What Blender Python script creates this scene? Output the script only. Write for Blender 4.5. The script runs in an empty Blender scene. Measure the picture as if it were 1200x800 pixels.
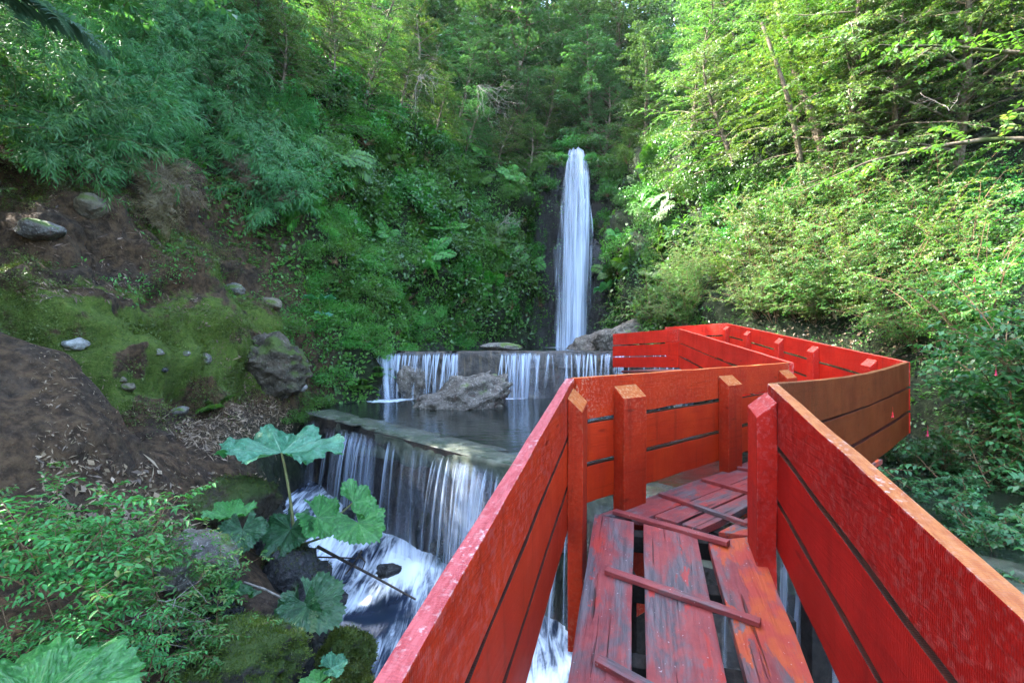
import bpy, bmesh, math, random
import numpy as np
from mathutils import Vector, Matrix
from mathutils.bvhtree import BVHTree

random.seed(7)
RNG = np.random.default_rng(7)
scene = bpy.context.scene
COL = scene.collection
F = 567.0                      # focal length in photo pixels (1200 wide); the camera is level, eye at z = 0


# ------------------------------------------------------------------ helpers
def link(name, me, parent=None, mat=None):
    o = bpy.data.objects.new(name, me)
    COL.objects.link(o)
    if parent is not None:
        o.parent = parent
    if mat is not None and me is not None:
        me.materials.clear()
        me.materials.append(mat)
    return o


def tag(o, label=None, cat=None, group=None, kind=None):
    if label: o['label'] = label
    if cat: o['category'] = cat
    if group: o['group'] = group
    if kind: o['kind'] = kind
    return o


def empty(name, loc=(0, 0, 0), rz=0.0, parent=None):
    o = bpy.data.objects.new(name, None)
    o.empty_display_size = 0.1
    COL.objects.link(o)
    o.location = loc
    o.rotation_euler = (0, 0, rz)
    if parent is not None:
        o.parent = parent
    return o


def np_mesh(name, V, quads=None, tris=None, attrs=None, uv=None, smooth=False):
    """fast mesh from numpy arrays; attrs: dict of per-vertex floats"""
    me = bpy.data.meshes.new(name)
    V = np.ascontiguousarray(V, dtype=np.float32)
    nq = 0 if quads is None else len(quads)
    nt = 0 if tris is None else len(tris)
    me.vertices.add(len(V))
    me.vertices.foreach_set('co', V.ravel())
    idx = []
    if nq: idx.append(np.asarray(quads, dtype=np.int32).ravel())
    if nt: idx.append(np.asarray(tris, dtype=np.int32).ravel())
    idx = np.concatenate(idx)
    me.loops.add(len(idx))
    me.loops.foreach_set('vertex_index', idx)
    starts = np.concatenate([np.arange(nq, dtype=np.int32) * 4, nq * 4 + np.arange(nt, dtype=np.int32) * 3]).astype(np.int32)
    me.polygons.add(nq + nt)
    me.polygons.foreach_set('loop_start', starts)
    me.update(calc_edges=True)
    if smooth:
        me.polygons.foreach_set('use_smooth', np.ones(nq + nt, dtype=bool))
    for k, a in (attrs or {}).items():
        at = me.attributes.new(k, 'FLOAT', 'POINT')
        at.data.foreach_set('value', np.ascontiguousarray(a, dtype=np.float32))
    if uv is not None:
        l = me.uv_layers.new(name='UVMap')
        l.data.foreach_set('uv', np.ascontiguousarray(uv[idx], dtype=np.float32).ravel())
    me.validate(verbose=False)
    return me


def unit(a):
    a = np.asarray(a, dtype=float)
    return a / np.maximum(np.linalg.norm(a, axis=-1, keepdims=True), 1e-9)


class Geo:
    """collects leaves, tubes and free patches as numpy arrays, builds ONE mesh"""
    def __init__(s):
        s.V, s.Q, s.T, s.R, s.n = [], [], [], [], 0

    def add(s, V, Q=None, T=None, R=None):
        V = np.asarray(V, dtype=float).reshape(-1, 3)
        if Q is not None and len(Q): s.Q.append(np.asarray(Q) + s.n)
        if T is not None and len(T): s.T.append(np.asarray(T) + s.n)
        s.V.append(V)
        s.R.append(np.zeros(len(V)) if R is None else np.broadcast_to(R, (len(V),)).astype(float))
        s.n += len(V)

    def leaves(s, P, D, N, L, W, shape='kite', droop=0.15, rnd=None, rng=RNG):
        """P base, D direction, N face normal, arrays (n,3)"""
        P = np.asarray(P, float); n = len(P)
        if n == 0: return
        D = unit(D); S = unit(np.cross(D, N)); Nn = unit(np.cross(S, D))
        L = np.broadcast_to(L, (n,))[:, None]; W = np.broadcast_to(W, (n,))[:, None]
        r = rng.random(n) if rnd is None else np.broadcast_to(rnd, (n,))
        tip = P + D * L - Nn * L * droop
        if shape == 'kite':
            a = P + D * L * .45 + S * W * .5 + Nn * L * .03
            b = P + D * L * .45 - S * W * .5 + Nn * L * .03
            V = np.stack([P, a, tip, b], 1).reshape(-1, 3)
            Q = np.arange(n)[:, None] * 4 + np.array([0, 1, 2, 3])
            s.add(V, Q=Q, R=np.repeat(r, 4))
        else:
            f = Nn * W * .18
            l1 = P + D * L * .28 + S * W * .44 + f; l2 = P + D * L * .64 + S * W * .36 + f - Nn * L * droop * .35
            r1 = P + D * L * .28 - S * W * .44 + f; r2 = P + D * L * .64 - S * W * .36 + f - Nn * L * droop * .35
            V = np.stack([P, l1, l2, tip, r2, r1], 1).reshape(-1, 3)
            k = np.arange(n)[:, None] * 6
            s.add(V, Q=np.concatenate([k + np.array([0, 1, 2, 3]), k + np.array([0, 3, 4, 5])]), R=np.repeat(r, 6))

    def tube(s, pts, r0, r1, k=6, rnd=0.0):
        pts = np.asarray(pts, float); n = len(pts)
        t = unit(np.gradient(pts, axis=0))
        ref = np.array([0.31, 0.17, 0.93]) if abs(t[0, 2]) < .9 else np.array([1., 0.1, 0])
        a = unit(np.cross(t, ref)); b = np.cross(t, a)
        rad = np.linspace(r0, r1, n)[:, None, None] if np.isscalar(r0) else np.asarray(r0)[:, None, None]
        ang = np.arange(k) / k * 2 * math.pi
        V = pts[:, None] + rad * (a[:, None] * np.cos(ang)[None, :, None] + b[:, None] * np.sin(ang)[None, :, None])
        i = np.arange(n - 1)[:, None] * k; j = np.arange(k)[None]
        Q = np.stack([i + j, i + (j + 1) % k, i + k + (j + 1) % k, i + k + j], -1).reshape(-1, 4)
        s.add(V.reshape(-1, 3), Q=Q, R=rnd)

    def mesh(s, name, smooth=False):
        V = np.concatenate(s.V)
        return np_mesh(name, V, np.concatenate(s.Q) if s.Q else None, np.concatenate(s.T) if s.T else None,
                       {'rnd': np.concatenate(s.R)}, smooth=smooth)


# value noise
_tab = np.random.default_rng(3).random((64, 64, 64)).astype(np.float32)


def vnoise(x, y, z):
    x, y, z = np.broadcast_arrays(np.asarray(x, float), y, z)
    xi, yi, zi = np.floor(x).astype(int), np.floor(y).astype(int), np.floor(z).astype(int)
    fx, fy, fz = x - xi, y - yi, z - zi
    fx = fx * fx * (3 - 2 * fx); fy = fy * fy * (3 - 2 * fy); fz = fz * fz * (3 - 2 * fz)
    g = lambda a, b, c: _tab[(xi + a) & 63, (yi + b) & 63, (zi + c) & 63]
    v0 = (g(0, 0, 0) * (1 - fx) + g(1, 0, 0) * fx) * (1 - fy) + (g(0, 1, 0) * (1 - fx) + g(1, 1, 0) * fx) * fy
    v1 = (g(0, 0, 1) * (1 - fx) + g(1, 0, 1) * fx) * (1 - fy) + (g(0, 1, 1) * (1 - fx) + g(1, 1, 1) * fx) * fy
    return (v0 * (1 - fz) + v1 * fz) * 2 - 1


def fbm(x, y, z, o=4):
    s, a, f = 0, 1., 1.
    for k in range(o):
        s = s + a * vnoise(x * f + 17.3 * k, y * f + 5.1 * k, z * f + 9.7 * k); a *= .5; f *= 2.03
    return s


def sm(a, b, x):
    t = np.clip((x - a) / (b - a), 0, 1)
    return t * t * (3 - 2 * t)


# ------------------------------------------------------------------ node materials
class NM:
    def __init__(s, name):
        s.m = bpy.data.materials.new(name); s.m.use_nodes = True
        s.t = s.m.node_tree; s.t.nodes.clear()
        s.out = s.t.nodes.new('ShaderNodeOutputMaterial')

    def n(s, typ, props=None, **inp):
        nd = s.t.nodes.new(typ)
        for k, v in (props or {}).items(): setattr(nd, k, v)
        for k, v in inp.items():
            key = int(k[1:]) if k[0] == 'i' and k[1:].isdigit() else k.replace('_', ' ')
            s.set(nd.inputs[key], v)
        return nd

    def set(s, sock, v):
        if isinstance(v, bpy.types.NodeSocket): s.t.links.new(v, sock)
        elif isinstance(v, bpy.types.Node): s.t.links.new(v.outputs[0], sock)
        elif isinstance(v, (tuple, list)) and len(v) == 3 and len(getattr(sock, 'default_value', (0, 0, 0))) == 4: sock.default_value = (*v, 1)
        else: sock.default_value = v

    def noise(s, co, scale, detail=4, rough=.55, dist=0.0):
        return s.n('ShaderNodeTexNoise', None, Vector=co, Scale=scale, Detail=detail, Roughness=rough, Distortion=dist).outputs[0]

    def ramp(s, fac, a, b, smooth=True):
        return s.n('ShaderNodeMapRange', {'interpolation_type': 'SMOOTHSTEP' if smooth else 'LINEAR'}, i0=fac, i1=a, i2=b).outputs[0]

    def mix(s, f, a, b, blend='MIX'):
        nd = s.t.nodes.new('ShaderNodeMix'); nd.data_type = 'RGBA'; nd.blend_type = blend
        s.set(nd.inputs[0], f); s.set(nd.inputs[6], a); s.set(nd.inputs[7], b)
        return nd.outputs[2]

    def math(s, op, a, b=0.0, clamp=False):
        nd = s.t.nodes.new('ShaderNodeMath'); nd.operation = op; nd.use_clamp = clamp
        s.set(nd.inputs[0], a); s.set(nd.inputs[1], b)
        return nd.outputs[0]

    def attr(s, name):
        return s.n('ShaderNodeAttribute', {'attribute_name': name}).outputs[2]

    def co(s, kind='Object', scale=(1, 1, 1), rot=(0, 0, 0)):
        tc = s.n('ShaderNodeTexCoord').outputs[kind]
        return s.n('ShaderNodeMapping', None, Vector=tc, Scale=scale, Rotation=rot).outputs[0]

    def pos(s):
        return s.n('ShaderNodeNewGeometry').outputs['Position']

    def bump(s, h, strength=.5, dist=.02):
        return s.n('ShaderNodeBump', None, Strength=strength, Distance=dist, Height=h).outputs[0]

    def pbr(s, col, rough=.6, normal=None, spec=.5, **kw):
        p = s.n('ShaderNodeBsdfPrincipled')
        s.set(p.inputs['Base Color'], col); s.set(p.inputs['Roughness'], rough)
        s.set(p.inputs['Specular IOR Level'], spec)
        if normal is not None: s.set(p.inputs['Normal'], normal)
        for k, v in kw.items(): s.set(p.inputs[k.replace('_', ' ')], v)
        return p.outputs[0]

    def done(s, sh):
        s.t.links.new(sh, s.out.inputs[0]); return s.m


def leaf_mat(name, a, b, trans=(1.5, 1.6, .6), tf=.38, rough=.45, spec=.4, third=None):
    m = NM(name)
    r = m.attr('rnd'); oi = m.n('ShaderNodeObjectInfo').outputs['Random']
    c = m.mix(r, a, b)
    if third is not None:
        c = m.mix(m.ramp(r, .9, .93), c, third)
    hs = m.n('ShaderNodeHueSaturation', None, Hue=m.math('ADD', m.math('MULTIPLY', oi, .05), .475),
             Saturation=1.0, Value=m.math('ADD', m.math('MULTIPLY', oi, .6), .7), Color=c).outputs[0]
    tc = m.mix(1.0, hs, (trans[0], trans[1], trans[2]), 'MULTIPLY')
    p = m.pbr(hs, rough, spec=spec)
    t = m.n('ShaderNodeBsdfTranslucent', None, Color=tc).outputs[0]
    return m.done(m.n('ShaderNodeMixShader', None, i0=tf, i1=p, i2=t).outputs[0])


def wood_mat(name, a, b, moss=None, scale=1.0):
    m = NM(name); p = m.co('Object')
    n1 = m.noise(p, 14 * scale, 6, .65); n2 = m.noise(p, 2.5, 3)
    c = m.mix(m.ramp(n1, .3, .7), a, b)
    if moss: c = m.mix(m.ramp(n2, .5, .65), c, moss)
    return m.done(m.pbr(c, .85, m.bump(n1, .7, .02), .2))


def paint_mat(name, red_a, red_b, top_a, top_b, wear_edge=.5, wear_col=(.55, .45, .4), spec=.12, rough=.5):
    """painted sawn timber: long grain along local X, worn or shade-dark top edges"""
    m = NM(name)
    oi = m.n('ShaderNodeObjectInfo').outputs['Random']
    off = m.n('ShaderNodeCombineXYZ', None, i0=m.math('MULTIPLY', oi, 37.), i1=m.math('MULTIPLY', oi, 11.), i2=0.0).outputs[0]
    tc = m.n('ShaderNodeTexCoord').outputs['Object']
    base = m.n('ShaderNodeVectorMath', {'operation': 'ADD'}, i0=tc, i1=off).outputs[0]
    g = m.n('ShaderNodeMapping', None, Vector=base, Scale=(1.2, 26, 26)).outputs[0]
    grain = m.noise(g, 1.6, 6, .7, .6)
    g2 = m.n('ShaderNodeMapping', None, Vector=base, Scale=(2.0, 90, 90)).outputs[0]
    fine = m.noise(g2, 1.5, 3, .7)
    blot = m.noise(base, 3.2, 4, .6)
    saw = m.n('ShaderNodeTexWave', {'wave_type': 'BANDS', 'bands_direction': 'X'}, Vector=base, Scale=38., Distortion=5., Detail=2.).outputs[1]
    c = m.mix(m.ramp(blot, .3, .72), red_a, red_b)
    c = m.mix(m.math('MULTIPLY', m.ramp(grain, .48, .75), .45), c, (red_b[0] * .45, red_b[1] * .4, red_b[2] * .4))
    drip = m.noise(m.n('ShaderNodeMapping', None, Vector=base, Scale=(11, 11, .9)).outputs[0], 1.5, 5, .65)
    c = m.mix(m.math('MULTIPLY', m.ramp(drip, .50, .72), .40), c, (red_b[0] * .35, red_b[1] * .6, red_b[2] * .6))
    c = m.mix(m.math('MULTIPLY', m.ramp(m.noise(base, 1.6, 5, .7), .50, .70), .35), c, (red_a[0] * 1.05, red_a[1] * 1.25, red_a[2]))
    vk = m.n('ShaderNodeTexVoronoi', {'feature': 'F1'}, Vector=m.n('ShaderNodeMapping', None, Vector=base, Scale=(1.5, 6., 6.)).outputs[0], Scale=1.3).outputs[0]
    c = m.mix(m.math('MULTIPLY', m.math('SUBTRACT', 1.0, m.ramp(vk, .05, .13)), .55), c, (red_b[0] * .3, red_b[1] * .35, red_b[2] * .5))
    # upper edge
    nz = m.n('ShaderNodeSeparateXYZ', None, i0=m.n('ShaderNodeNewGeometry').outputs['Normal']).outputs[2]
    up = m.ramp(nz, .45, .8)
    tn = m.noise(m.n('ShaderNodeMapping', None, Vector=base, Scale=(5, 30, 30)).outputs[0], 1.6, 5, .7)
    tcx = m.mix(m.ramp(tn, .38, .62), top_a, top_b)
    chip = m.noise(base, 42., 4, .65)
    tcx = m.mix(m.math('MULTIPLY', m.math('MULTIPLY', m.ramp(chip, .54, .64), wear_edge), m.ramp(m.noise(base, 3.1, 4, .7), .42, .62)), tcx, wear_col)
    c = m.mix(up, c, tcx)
    # small chips at the arrises
    pt = m.n('ShaderNodeNewGeometry').outputs['Pointiness']
    ed = m.math('MULTIPLY', m.ramp(pt, .52, .6), m.ramp(chip, .5, .6))
    c = m.mix(m.math('MULTIPLY', ed, wear_edge), c, wear_col)
    h = m.math('ADD', m.math('ADD', m.math('MULTIPLY', grain, .7), m.math('MULTIPLY', fine, .5)), m.math('MULTIPLY', saw, .12))
    return m.done(m.pbr(c, m.math('ADD', m.math('MULTIPLY', blot, .25), rough - .1), m.bump(h, .5, .008), spec))


def deck_mat(name, paint_a, paint_b, cover):
    m = NM(name)
    oi = m.n('ShaderNodeObjectInfo').outputs['Random']
    off = m.n('ShaderNodeCombineXYZ', None, i0=m.math('MULTIPLY', oi, 23.), i1=m.math('MULTIPLY', oi, 7.), i2=0.0).outputs[0]
    tc = m.n('ShaderNodeTexCoord').outputs['Object']
    base = m.n('ShaderNodeVectorMath', {'operation': 'ADD'}, i0=tc, i1=off).outputs[0]
    g = m.n('ShaderNodeMapping', None, Vector=base, Scale=(1.0, 14, 14)).outputs[0]
    grain = m.noise(g, 2.4, 7, .72, .9)
    crack = m.ramp(m.noise(m.n('ShaderNodeMapping', None, Vector=base, Scale=(.7, 22, 22)).outputs[0], 1.3, 3, .5, .8), .30, .36)
    wood = m.mix(m.ramp(grain, .35, .68), (.055, .042, .047), (.16, .118, .122))
    stain = m.mix(m.ramp(m.noise(base, 4.5, 5, .7), .35, .65), (.29, .052, .046), (.19, .028, .030))
    big = m.noise(m.n('ShaderNodeMapping', None, Vector=base, Scale=(1.0, 2.6, 2.6)).outputs[0], 1.7, 6, .68, .4)
    c = m.mix(m.ramp(big, .40, .56), wood, stain)
    pm = m.noise(m.n('ShaderNodeMapping', None, Vector=base, Scale=(1.3, 3.4, 3.4), Location=(4, 9, 2)).outputs[0], 2.1, 7, .7, .3)
    pm2 = m.math('SUBTRACT', pm, m.math('MULTIPLY', grain, .12))
    c = m.mix(m.ramp(pm2, cover, cover + .05), c, m.mix(m.ramp(m.noise(base, 7., 3), .4, .6), paint_a, paint_b))
    c = m.mix(crack, m.mix(.75, c, (.02, .015, .015)), c)
    sp = m.ramp(m.noise(base, 55., 2, .5), .70, .74)
    c = m.mix(m.math('MULTIPLY', sp, .6), c, (.6, .5, .5))
    h = m.math('ADD', m.math('MULTIPLY', grain, .8), m.math('MULTIPLY', crack, 1.2))
    return m.done(m.pbr(c, m.math('ADD', m.math('MULTIPLY', grain, .3), .38), m.bump(h, .8, .012), .4))


def rock_mat(name, a, b, lichen=(.42, .42, .38), moss=(.05, .085, .015), moss_lo=.5, wet=.7):
    m = NM(name); p = m.co('Object')
    n1 = m.noise(p, 5., 8, .68); n2 = m.noise(p, 2.2, 4, .6); n3 = m.noise(p, 26., 5, .7)
    v = m.n('ShaderNodeTexVoronoi', {'feature': 'F1'}, Vector=p, Scale=13.).outputs[0]
    c = m.mix(m.ramp(n1, .3, .68), a, b)
    c = m.mix(m.math('MULTIPLY', m.ramp(n3, .55, .66), .8), c, lichen)
    nz = m.n('ShaderNodeSeparateXYZ', None, i0=m.n('ShaderNodeNewGeometry').outputs['Normal']).outputs[2]
    mk = m.math('MULTIPLY', m.ramp(n2, moss_lo, moss_lo + .12), m.ramp(nz, -.2, .5))
    c = m.mix(mk, c, m.mix(n3, moss, (moss[0] * 2.2, moss[1] * 2., moss[2] * 2)))
    h = m.math('ADD', n1, m.math('ADD', m.math('MULTIPLY', n3, .5), m.math('MULTIPLY', v, .5)))
    return m.done(m.pbr(c, wet, m.bump(h, 1., .06), .35))


MAT = {}


def build_materials():
    M = MAT
    # ground: bare soil, moss, leaf mould, rock by attribute and noise
    m = NM('ground'); p = m.pos()
    n1 = m.noise(p, 1.3, 8, .65); n2 = m.noise(p, 9., 8, .7); n3 = m.noise(p, 38., 5, .7)
    soil = m.mix(m.ramp(n2, .32, .66), (.018, .011, .007), (.080, .052, .034))
    soil = m.mix(m.ramp(n3, .6, .68), soil, (.12, .09, .07))
    rust = m.mix(m.ramp(n2, .35, .65), (.045, .024, .011), (.15, .085, .04))
    soil2 = m.mix(m.ramp(n1, .45, .62), rust, soil)
    moss = m.mix(m.ramp(n2, .3, .7), (.038, .07, .008), (.095, .15, .020))
    moss = m.mix(m.ramp(n3, .45, .7), moss, (.14, .16, .035))
    green = m.mix(m.ramp(n2, .3, .7), (.006, .009, .004), (.022, .034, .011))
    am = m.attr('moss'); ad = m.attr('dirt'); aw = m.attr('wet')
    mk = m.ramp(m.math('ADD', m.math('MULTIPLY', m.math('SUBTRACT', m.noise(p, 2.1, 7, .66), .5), 1.7), am), .42, .62)
    base = m.mix(ad, green, m.mix(m.ramp(n1, .3, .6), soil, soil2))
    c = m.mix(mk, base, moss)
    wetc = m.mix(m.ramp(n2, .3, .7), (.006, .006, .006), (.035, .032, .03))
    c = m.mix(m.math('MULTIPLY', aw, m.math('SUBTRACT', 1.0, m.math('MULTIPLY', mk, .7))), c, wetc)
    h = m.math('ADD', m.math('MULTIPLY', n2, 1.0), m.math('MULTIPLY', n3, .45))
    M['ground'] = m.done(m.pbr(c, m.math('SUBTRACT', .95, m.math('MULTIPLY', aw, .6)), m.bump(h, 1., .09), .3))

    M['beech'] = leaf_mat('beech leaves', (.03, .085, .015), (.09, .165, .038), (1.6, 1.6, .6), .42, third=(.2, .22, .10))
    M['beech_far'] = leaf_mat('far leaves', (.028, .08, .028), (.07, .155, .055), (1.5, 1.6, .7), .40)
    M['bamboo'] = leaf_mat('bamboo leaves', (.022, .115, .034), (.095, .26, .09), (1.4, 1.6, .6), .36, rough=.45, spec=.3, third=(.17, .33, .13))  # the third tint paints bright highlights onto some leaves
    M['bamboo_dry'] = leaf_mat('dry bamboo', (.10, .07, .035), (.18, .13, .07), (1.3, 1.1, .7), .25)
    M['bush'] = leaf_mat('bush leaves', (.03, .105, .016), (.095, .19, .042), (1.6, 1.6, .55), .44, third=(.2, .21, .09))
    M['shade'] = leaf_mat('shade leaves', (.02, .085, .025), (.05, .16, .05), (1.4, 1.7, .7), .32, rough=.35)
    M['broad'] = leaf_mat('broad leaves', (.010, .05, .010), (.075, .22, .042), (1.5, 1.7, .5), .34, rough=.32, spec=.5)
    M['fern'] = leaf_mat('fern fronds', (.022, .10, .014), (.095, .25, .04), (1.5, 1.6, .5), .38, rough=.4)
    M['cover'] = leaf_mat('ground cover', (.016, .075, .010), (.105, .26, .045), (1.5, 1.6, .5), .36, rough=.38)
    M['fresh'] = leaf_mat('fresh leaves', (.03, .13, .018), (.12, .29, .06), (1.5, 1.6, .5), .38, rough=.38)
    M['vine'] = leaf_mat('climbers', (.010, .045, .008), (.09, .21, .036), (1.5, 1.6, .5), .34, rough=.32, spec=.5)
    M['fore'] = leaf_mat('foreground leaves', (.03, .14, .03), (.09, .25, .06), (1.4, 1.6, .5), .33, rough=.42, third=(.17, .21, .06))
    M['litter'] = leaf_mat('litter', (.07, .042, .025), (.36, .26, .165), (1.1, 1., .8), .12)
    M['mossleaf'] = leaf_mat('moss tufts', (.04, .06, .009), (.11, .14, .02), (1.4, 1.5, .5), .25)
    M['flower'] = leaf_mat('fuchsia flower', (.55, .02, .05), (.7, .05, .12), (1.2, .9, .9), .3)
    M['treefern'] = leaf_mat('tree fern', (.07, .15, .12), (.15, .25, .21), (1.3, 1.5, .9), .36, rough=.45)
    M['bark'] = wood_mat('bark', (.07, .05, .035), (.2, .155, .115), (.05, .07, .02))
    M['twig'] = wood_mat('twig', (.10, .055, .03), (.24, .15, .09))
    M['dead'] = wood_mat('dead wood', (.12, .10, .085), (.30, .265, .23))
    M['timber'] = wood_mat('near black timber', (.006, .005, .004), (.022, .017, .014))  # near-black tone for the joists and near posts under the deck
    M['stick'] = wood_mat('dark stick', (.03, .024, .02), (.09, .07, .06))
    M['culm'] = wood_mat('culm', (.10, .11, .04), (.2, .19, .08))
    M['rock'] = rock_mat('rock', (.06, .052, .048), (.2, .175, .16))
    M['rock_pool'] = rock_mat('pool rock', (.035, .027, .022), (.16, .135, .115), (.42, .38, .34), (.06, .10, .018), .60, .55)
    M['rock_mossy'] = rock_mat('mossy rock', (.02, .018, .016), (.06, .055, .05), (.10, .10, .09), (.026, .048, .008), .32, .7)
    M['rock_bank'] = rock_mat('earthy rock', (.03, .023, .016), (.105, .083, .06), (.20, .18, .15), (.035, .055, .01), .45, .8)
    M['rock_dark'] = rock_mat('dark earthy rock', (.02, .014, .009), (.075, .055, .036), (.10, .085, .065), (.028, .045, .01), .42, .7)
    M['rock_wet'] = rock_mat('wet rock', (.012, .012, .013), (.05, .05, .052), (.08, .08, .08), (.02, .035, .008), .62, .22)
    M['stone_pale'] = rock_mat('pale stone', (.2, .19, .18), (.42, .41, .39), (.55, .54, .52), (.05, .07, .02), .75, .7)
    M['stone_brown'] = rock_mat('brown stone', (.08, .065, .045), (.2, .165, .12), (.25, .22, .17), (.05, .07, .015), .5, .8)

    # weir masonry, dark and wet
    m = NM('weir wall'); p = m.pos()
    n = m.noise(p, 6., 8, .7)
    st = m.noise(m.n('ShaderNodeMapping', None, Vector=p, Scale=(5, 5, .5)).outputs[0], 2., 5, .6)
    c = m.mix(m.ramp(n, .35, .65), (.012, .010, .010), (.055, .04, .035))
    c = m.mix(m.ramp(st, .55, .68), c, (.09, .065, .035))
    M['weir'] = m.done(m.pbr(c, .3, m.bump(n, 1., .05), .5))
    m = NM('weir crest'); p = m.pos()
    n = m.noise(p, 3.5, 7, .65)
    c = m.mix(m.ramp(n, .35, .7), (.045, .055, .042), (.14, .145, .115))
    M['crest'] = m.done(m.pbr(c, m.math('ADD', m.math('MULTIPLY', n, .3), .06), m.bump(n, .5, .03), .6))

    # still pool: dark water with small ripples
    m = NM('pool water'); p = m.pos()
    w = m.noise(m.n('ShaderNodeMapping', None, Vector=p, Scale=(1.2, 2.6, 1)).outputs[0], 2.2, 5, .55, .3)
    fz = m.attr('foam')
    c = m.mix(m.ramp(m.noise(p, .9, 4), .3, .7), (.006, .009, .009), (.018, .022, .018))
    fo = m.ramp(m.math('ADD', fz, m.math('MULTIPLY', m.math('SUBTRACT', m.noise(p, 6., 6, .7), .5), .8)), .35, .75)
    c = m.mix(fo, c, (.72, .78, .85))
    M['pool'] = m.done(m.pbr(c, m.math('ADD', m.math('MULTIPLY', fo, .5), .06), m.bump(w, .35, .035), .38))

    # stream: silky white water over dark
    m = NM('stream water'); p = m.pos()
    fz = m.attr('foam')
    sw = m.n('ShaderNodeMapping', None, Vector=p, Scale=(6.0, .9, .7), Rotation=(0, 0, math.radians(-32))).outputs[0]
    s1 = m.noise(sw, 2.0, 7, .62, .7); s2 = m.noise(p, 1.5, 4, .6, .8)
    k = m.math('ADD', fz, m.math('ADD', m.math('MULTIPLY', m.math('SUBTRACT', s1, .5), 2.0), m.math('MULTIPLY', m.math('SUBTRACT', s2, .5), .9)))
    fo = m.ramp(k, .02, .95)
    c = m.mix(fo, (.02, .03, .055), (.72, .81, .95))
    M['stream'] = m.done(m.pbr(c, m.math('ADD', m.math('MULTIPLY', fo, .5), .1), m.bump(s1, .12, .04), .4))

    # falling water: silky streaks with clear gaps between them
    def veil(name, ufreq, lo, hi, col=(.74, .80, .92), vfreq=.5, edge=True):
        m = NM(name); uv = m.n('ShaderNodeTexCoord').outputs['UV']
        a = m.noise(m.n('ShaderNodeMapping', None, Vector=uv, Scale=(ufreq, vfreq, 1)).outputs[0], 1.0, 6, .62, .25)
        b = m.noise(m.n('ShaderNodeMapping', None, Vector=uv, Scale=(ufreq * 3.7, vfreq * .8, 1)).outputs[0], 1.0, 4, .6)
        d = m.attr('dens')
        k = m.math('ADD', m.math('ADD', m.math('MULTIPLY', a, .7), m.math('MULTIPLY', b, .3)), m.math('SUBTRACT', d, .5))
        al = m.math('MULTIPLY', m.ramp(k, lo, hi), m.ramp(d, .0, .25))
        tr = m.n('ShaderNodeBsdfTransparent').outputs[0]
        df = m.n('ShaderNodeBsdfDiffuse', None, Color=col).outputs[0]
        tl = m.n('ShaderNodeBsdfTranslucent', None, Color=col).outputs[0]
        gl = m.n('ShaderNodeBsdfGlossy', None, Roughness=.3, Color=(.8, .85, .95)).outputs[0]
        w = m.n('ShaderNodeMixShader', None, i0=.4, i1=df, i2=tl).outputs[0]
        w = m.n('ShaderNodeMixShader', None, i0=.06, i1=w, i2=gl).outputs[0]
        return m.done(m.n('ShaderNodeMixShader', None, i0=al, i1=tr, i2=w).outputs[0])
    M['fall'] = veil('waterfall veil', 16., .38, .92, (.62, .71, .88), vfreq=.7)
    M['curtain'] = veil('weir veil', 6.5, .40, .95, (.58, .67, .86), .35)
    M['strand'] = veil('weir strand', 3.0, .32, .85, (.66, .75, .92), .3)

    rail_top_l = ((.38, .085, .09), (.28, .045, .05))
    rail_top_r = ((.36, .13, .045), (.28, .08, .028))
    for q, (ca, cb) in {'paint_left': ((.37, .026, .005), (.27, .014, .0035)), 'paint_lit_orange': ((.37, .028, .005), (.28, .015, .004)), 'paint_right': ((.27, .008, .006), (.18, .005, .0045)),  # one red paint; each railing's tint carries the light falling on it
                        'paint_lit_brown': ((.14, .028, .007), (.095, .016, .004)), 'paint_far': ((.44, .017, .008), (.33, .010, .006))}.items():
        M[q + '_low'] = paint_mat(q + ' lower plank', ca, cb, (.05, .012, .008), (.025, .008, .006), .0, (.3, .2, .15))  # dark upper faces paint the shade in the gaps between planks
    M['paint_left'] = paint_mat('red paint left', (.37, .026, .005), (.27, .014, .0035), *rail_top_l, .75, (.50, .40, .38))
    M['paint_lit_orange'] = paint_mat('red paint lit orange', (.37, .028, .005), (.28, .015, .004), (.48, .12, .03), (.40, .09, .02), .6, (.60, .42, .28))
    M['paint_right'] = paint_mat('red paint lit crimson', (.27, .008, .006), (.18, .005, .0045), *rail_top_r, .55, (.55, .50, .48))
    M['paint_lit_brown'] = paint_mat('weathered red lit brown', (.14, .028, .007), (.095, .016, .004), (.20, .07, .025), (.13, .04, .016), .5, (.3, .2, .12))
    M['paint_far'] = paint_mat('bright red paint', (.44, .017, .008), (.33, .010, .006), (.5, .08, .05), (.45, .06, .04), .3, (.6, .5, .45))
    M['post'] = paint_mat('post paint', (.33, .022, .005), (.22, .011, .004), (.36, .095, .022), (.29, .07, .016), .35, (.55, .35, .2))
    M['post_pink'] = paint_mat('post paint pinkish', (.36, .014, .008), (.25, .008, .006), (.40, .055, .05), (.32, .035, .035), .35, (.55, .4, .4))
    M['deck_pink'] = deck_mat('worn deck', (.36, .032, .022), (.30, .036, .032), .52)
    M['deck_orange'] = deck_mat('painted deck', (.40, .065, .014), (.34, .036, .022), .42)
    M['cleat'] = deck_mat('cleat', (.2, .035, .035), (.18, .03, .035), .62)
    m = NM('pile'); p = m.co('Object')
    n = m.noise(p, 8, 6, .7)
    M['pile'] = m.done(m.pbr(m.mix(n, (.05, .045, .04), (.3, .29, .28)), .6, m.bump(n, .6, .02)))

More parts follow.
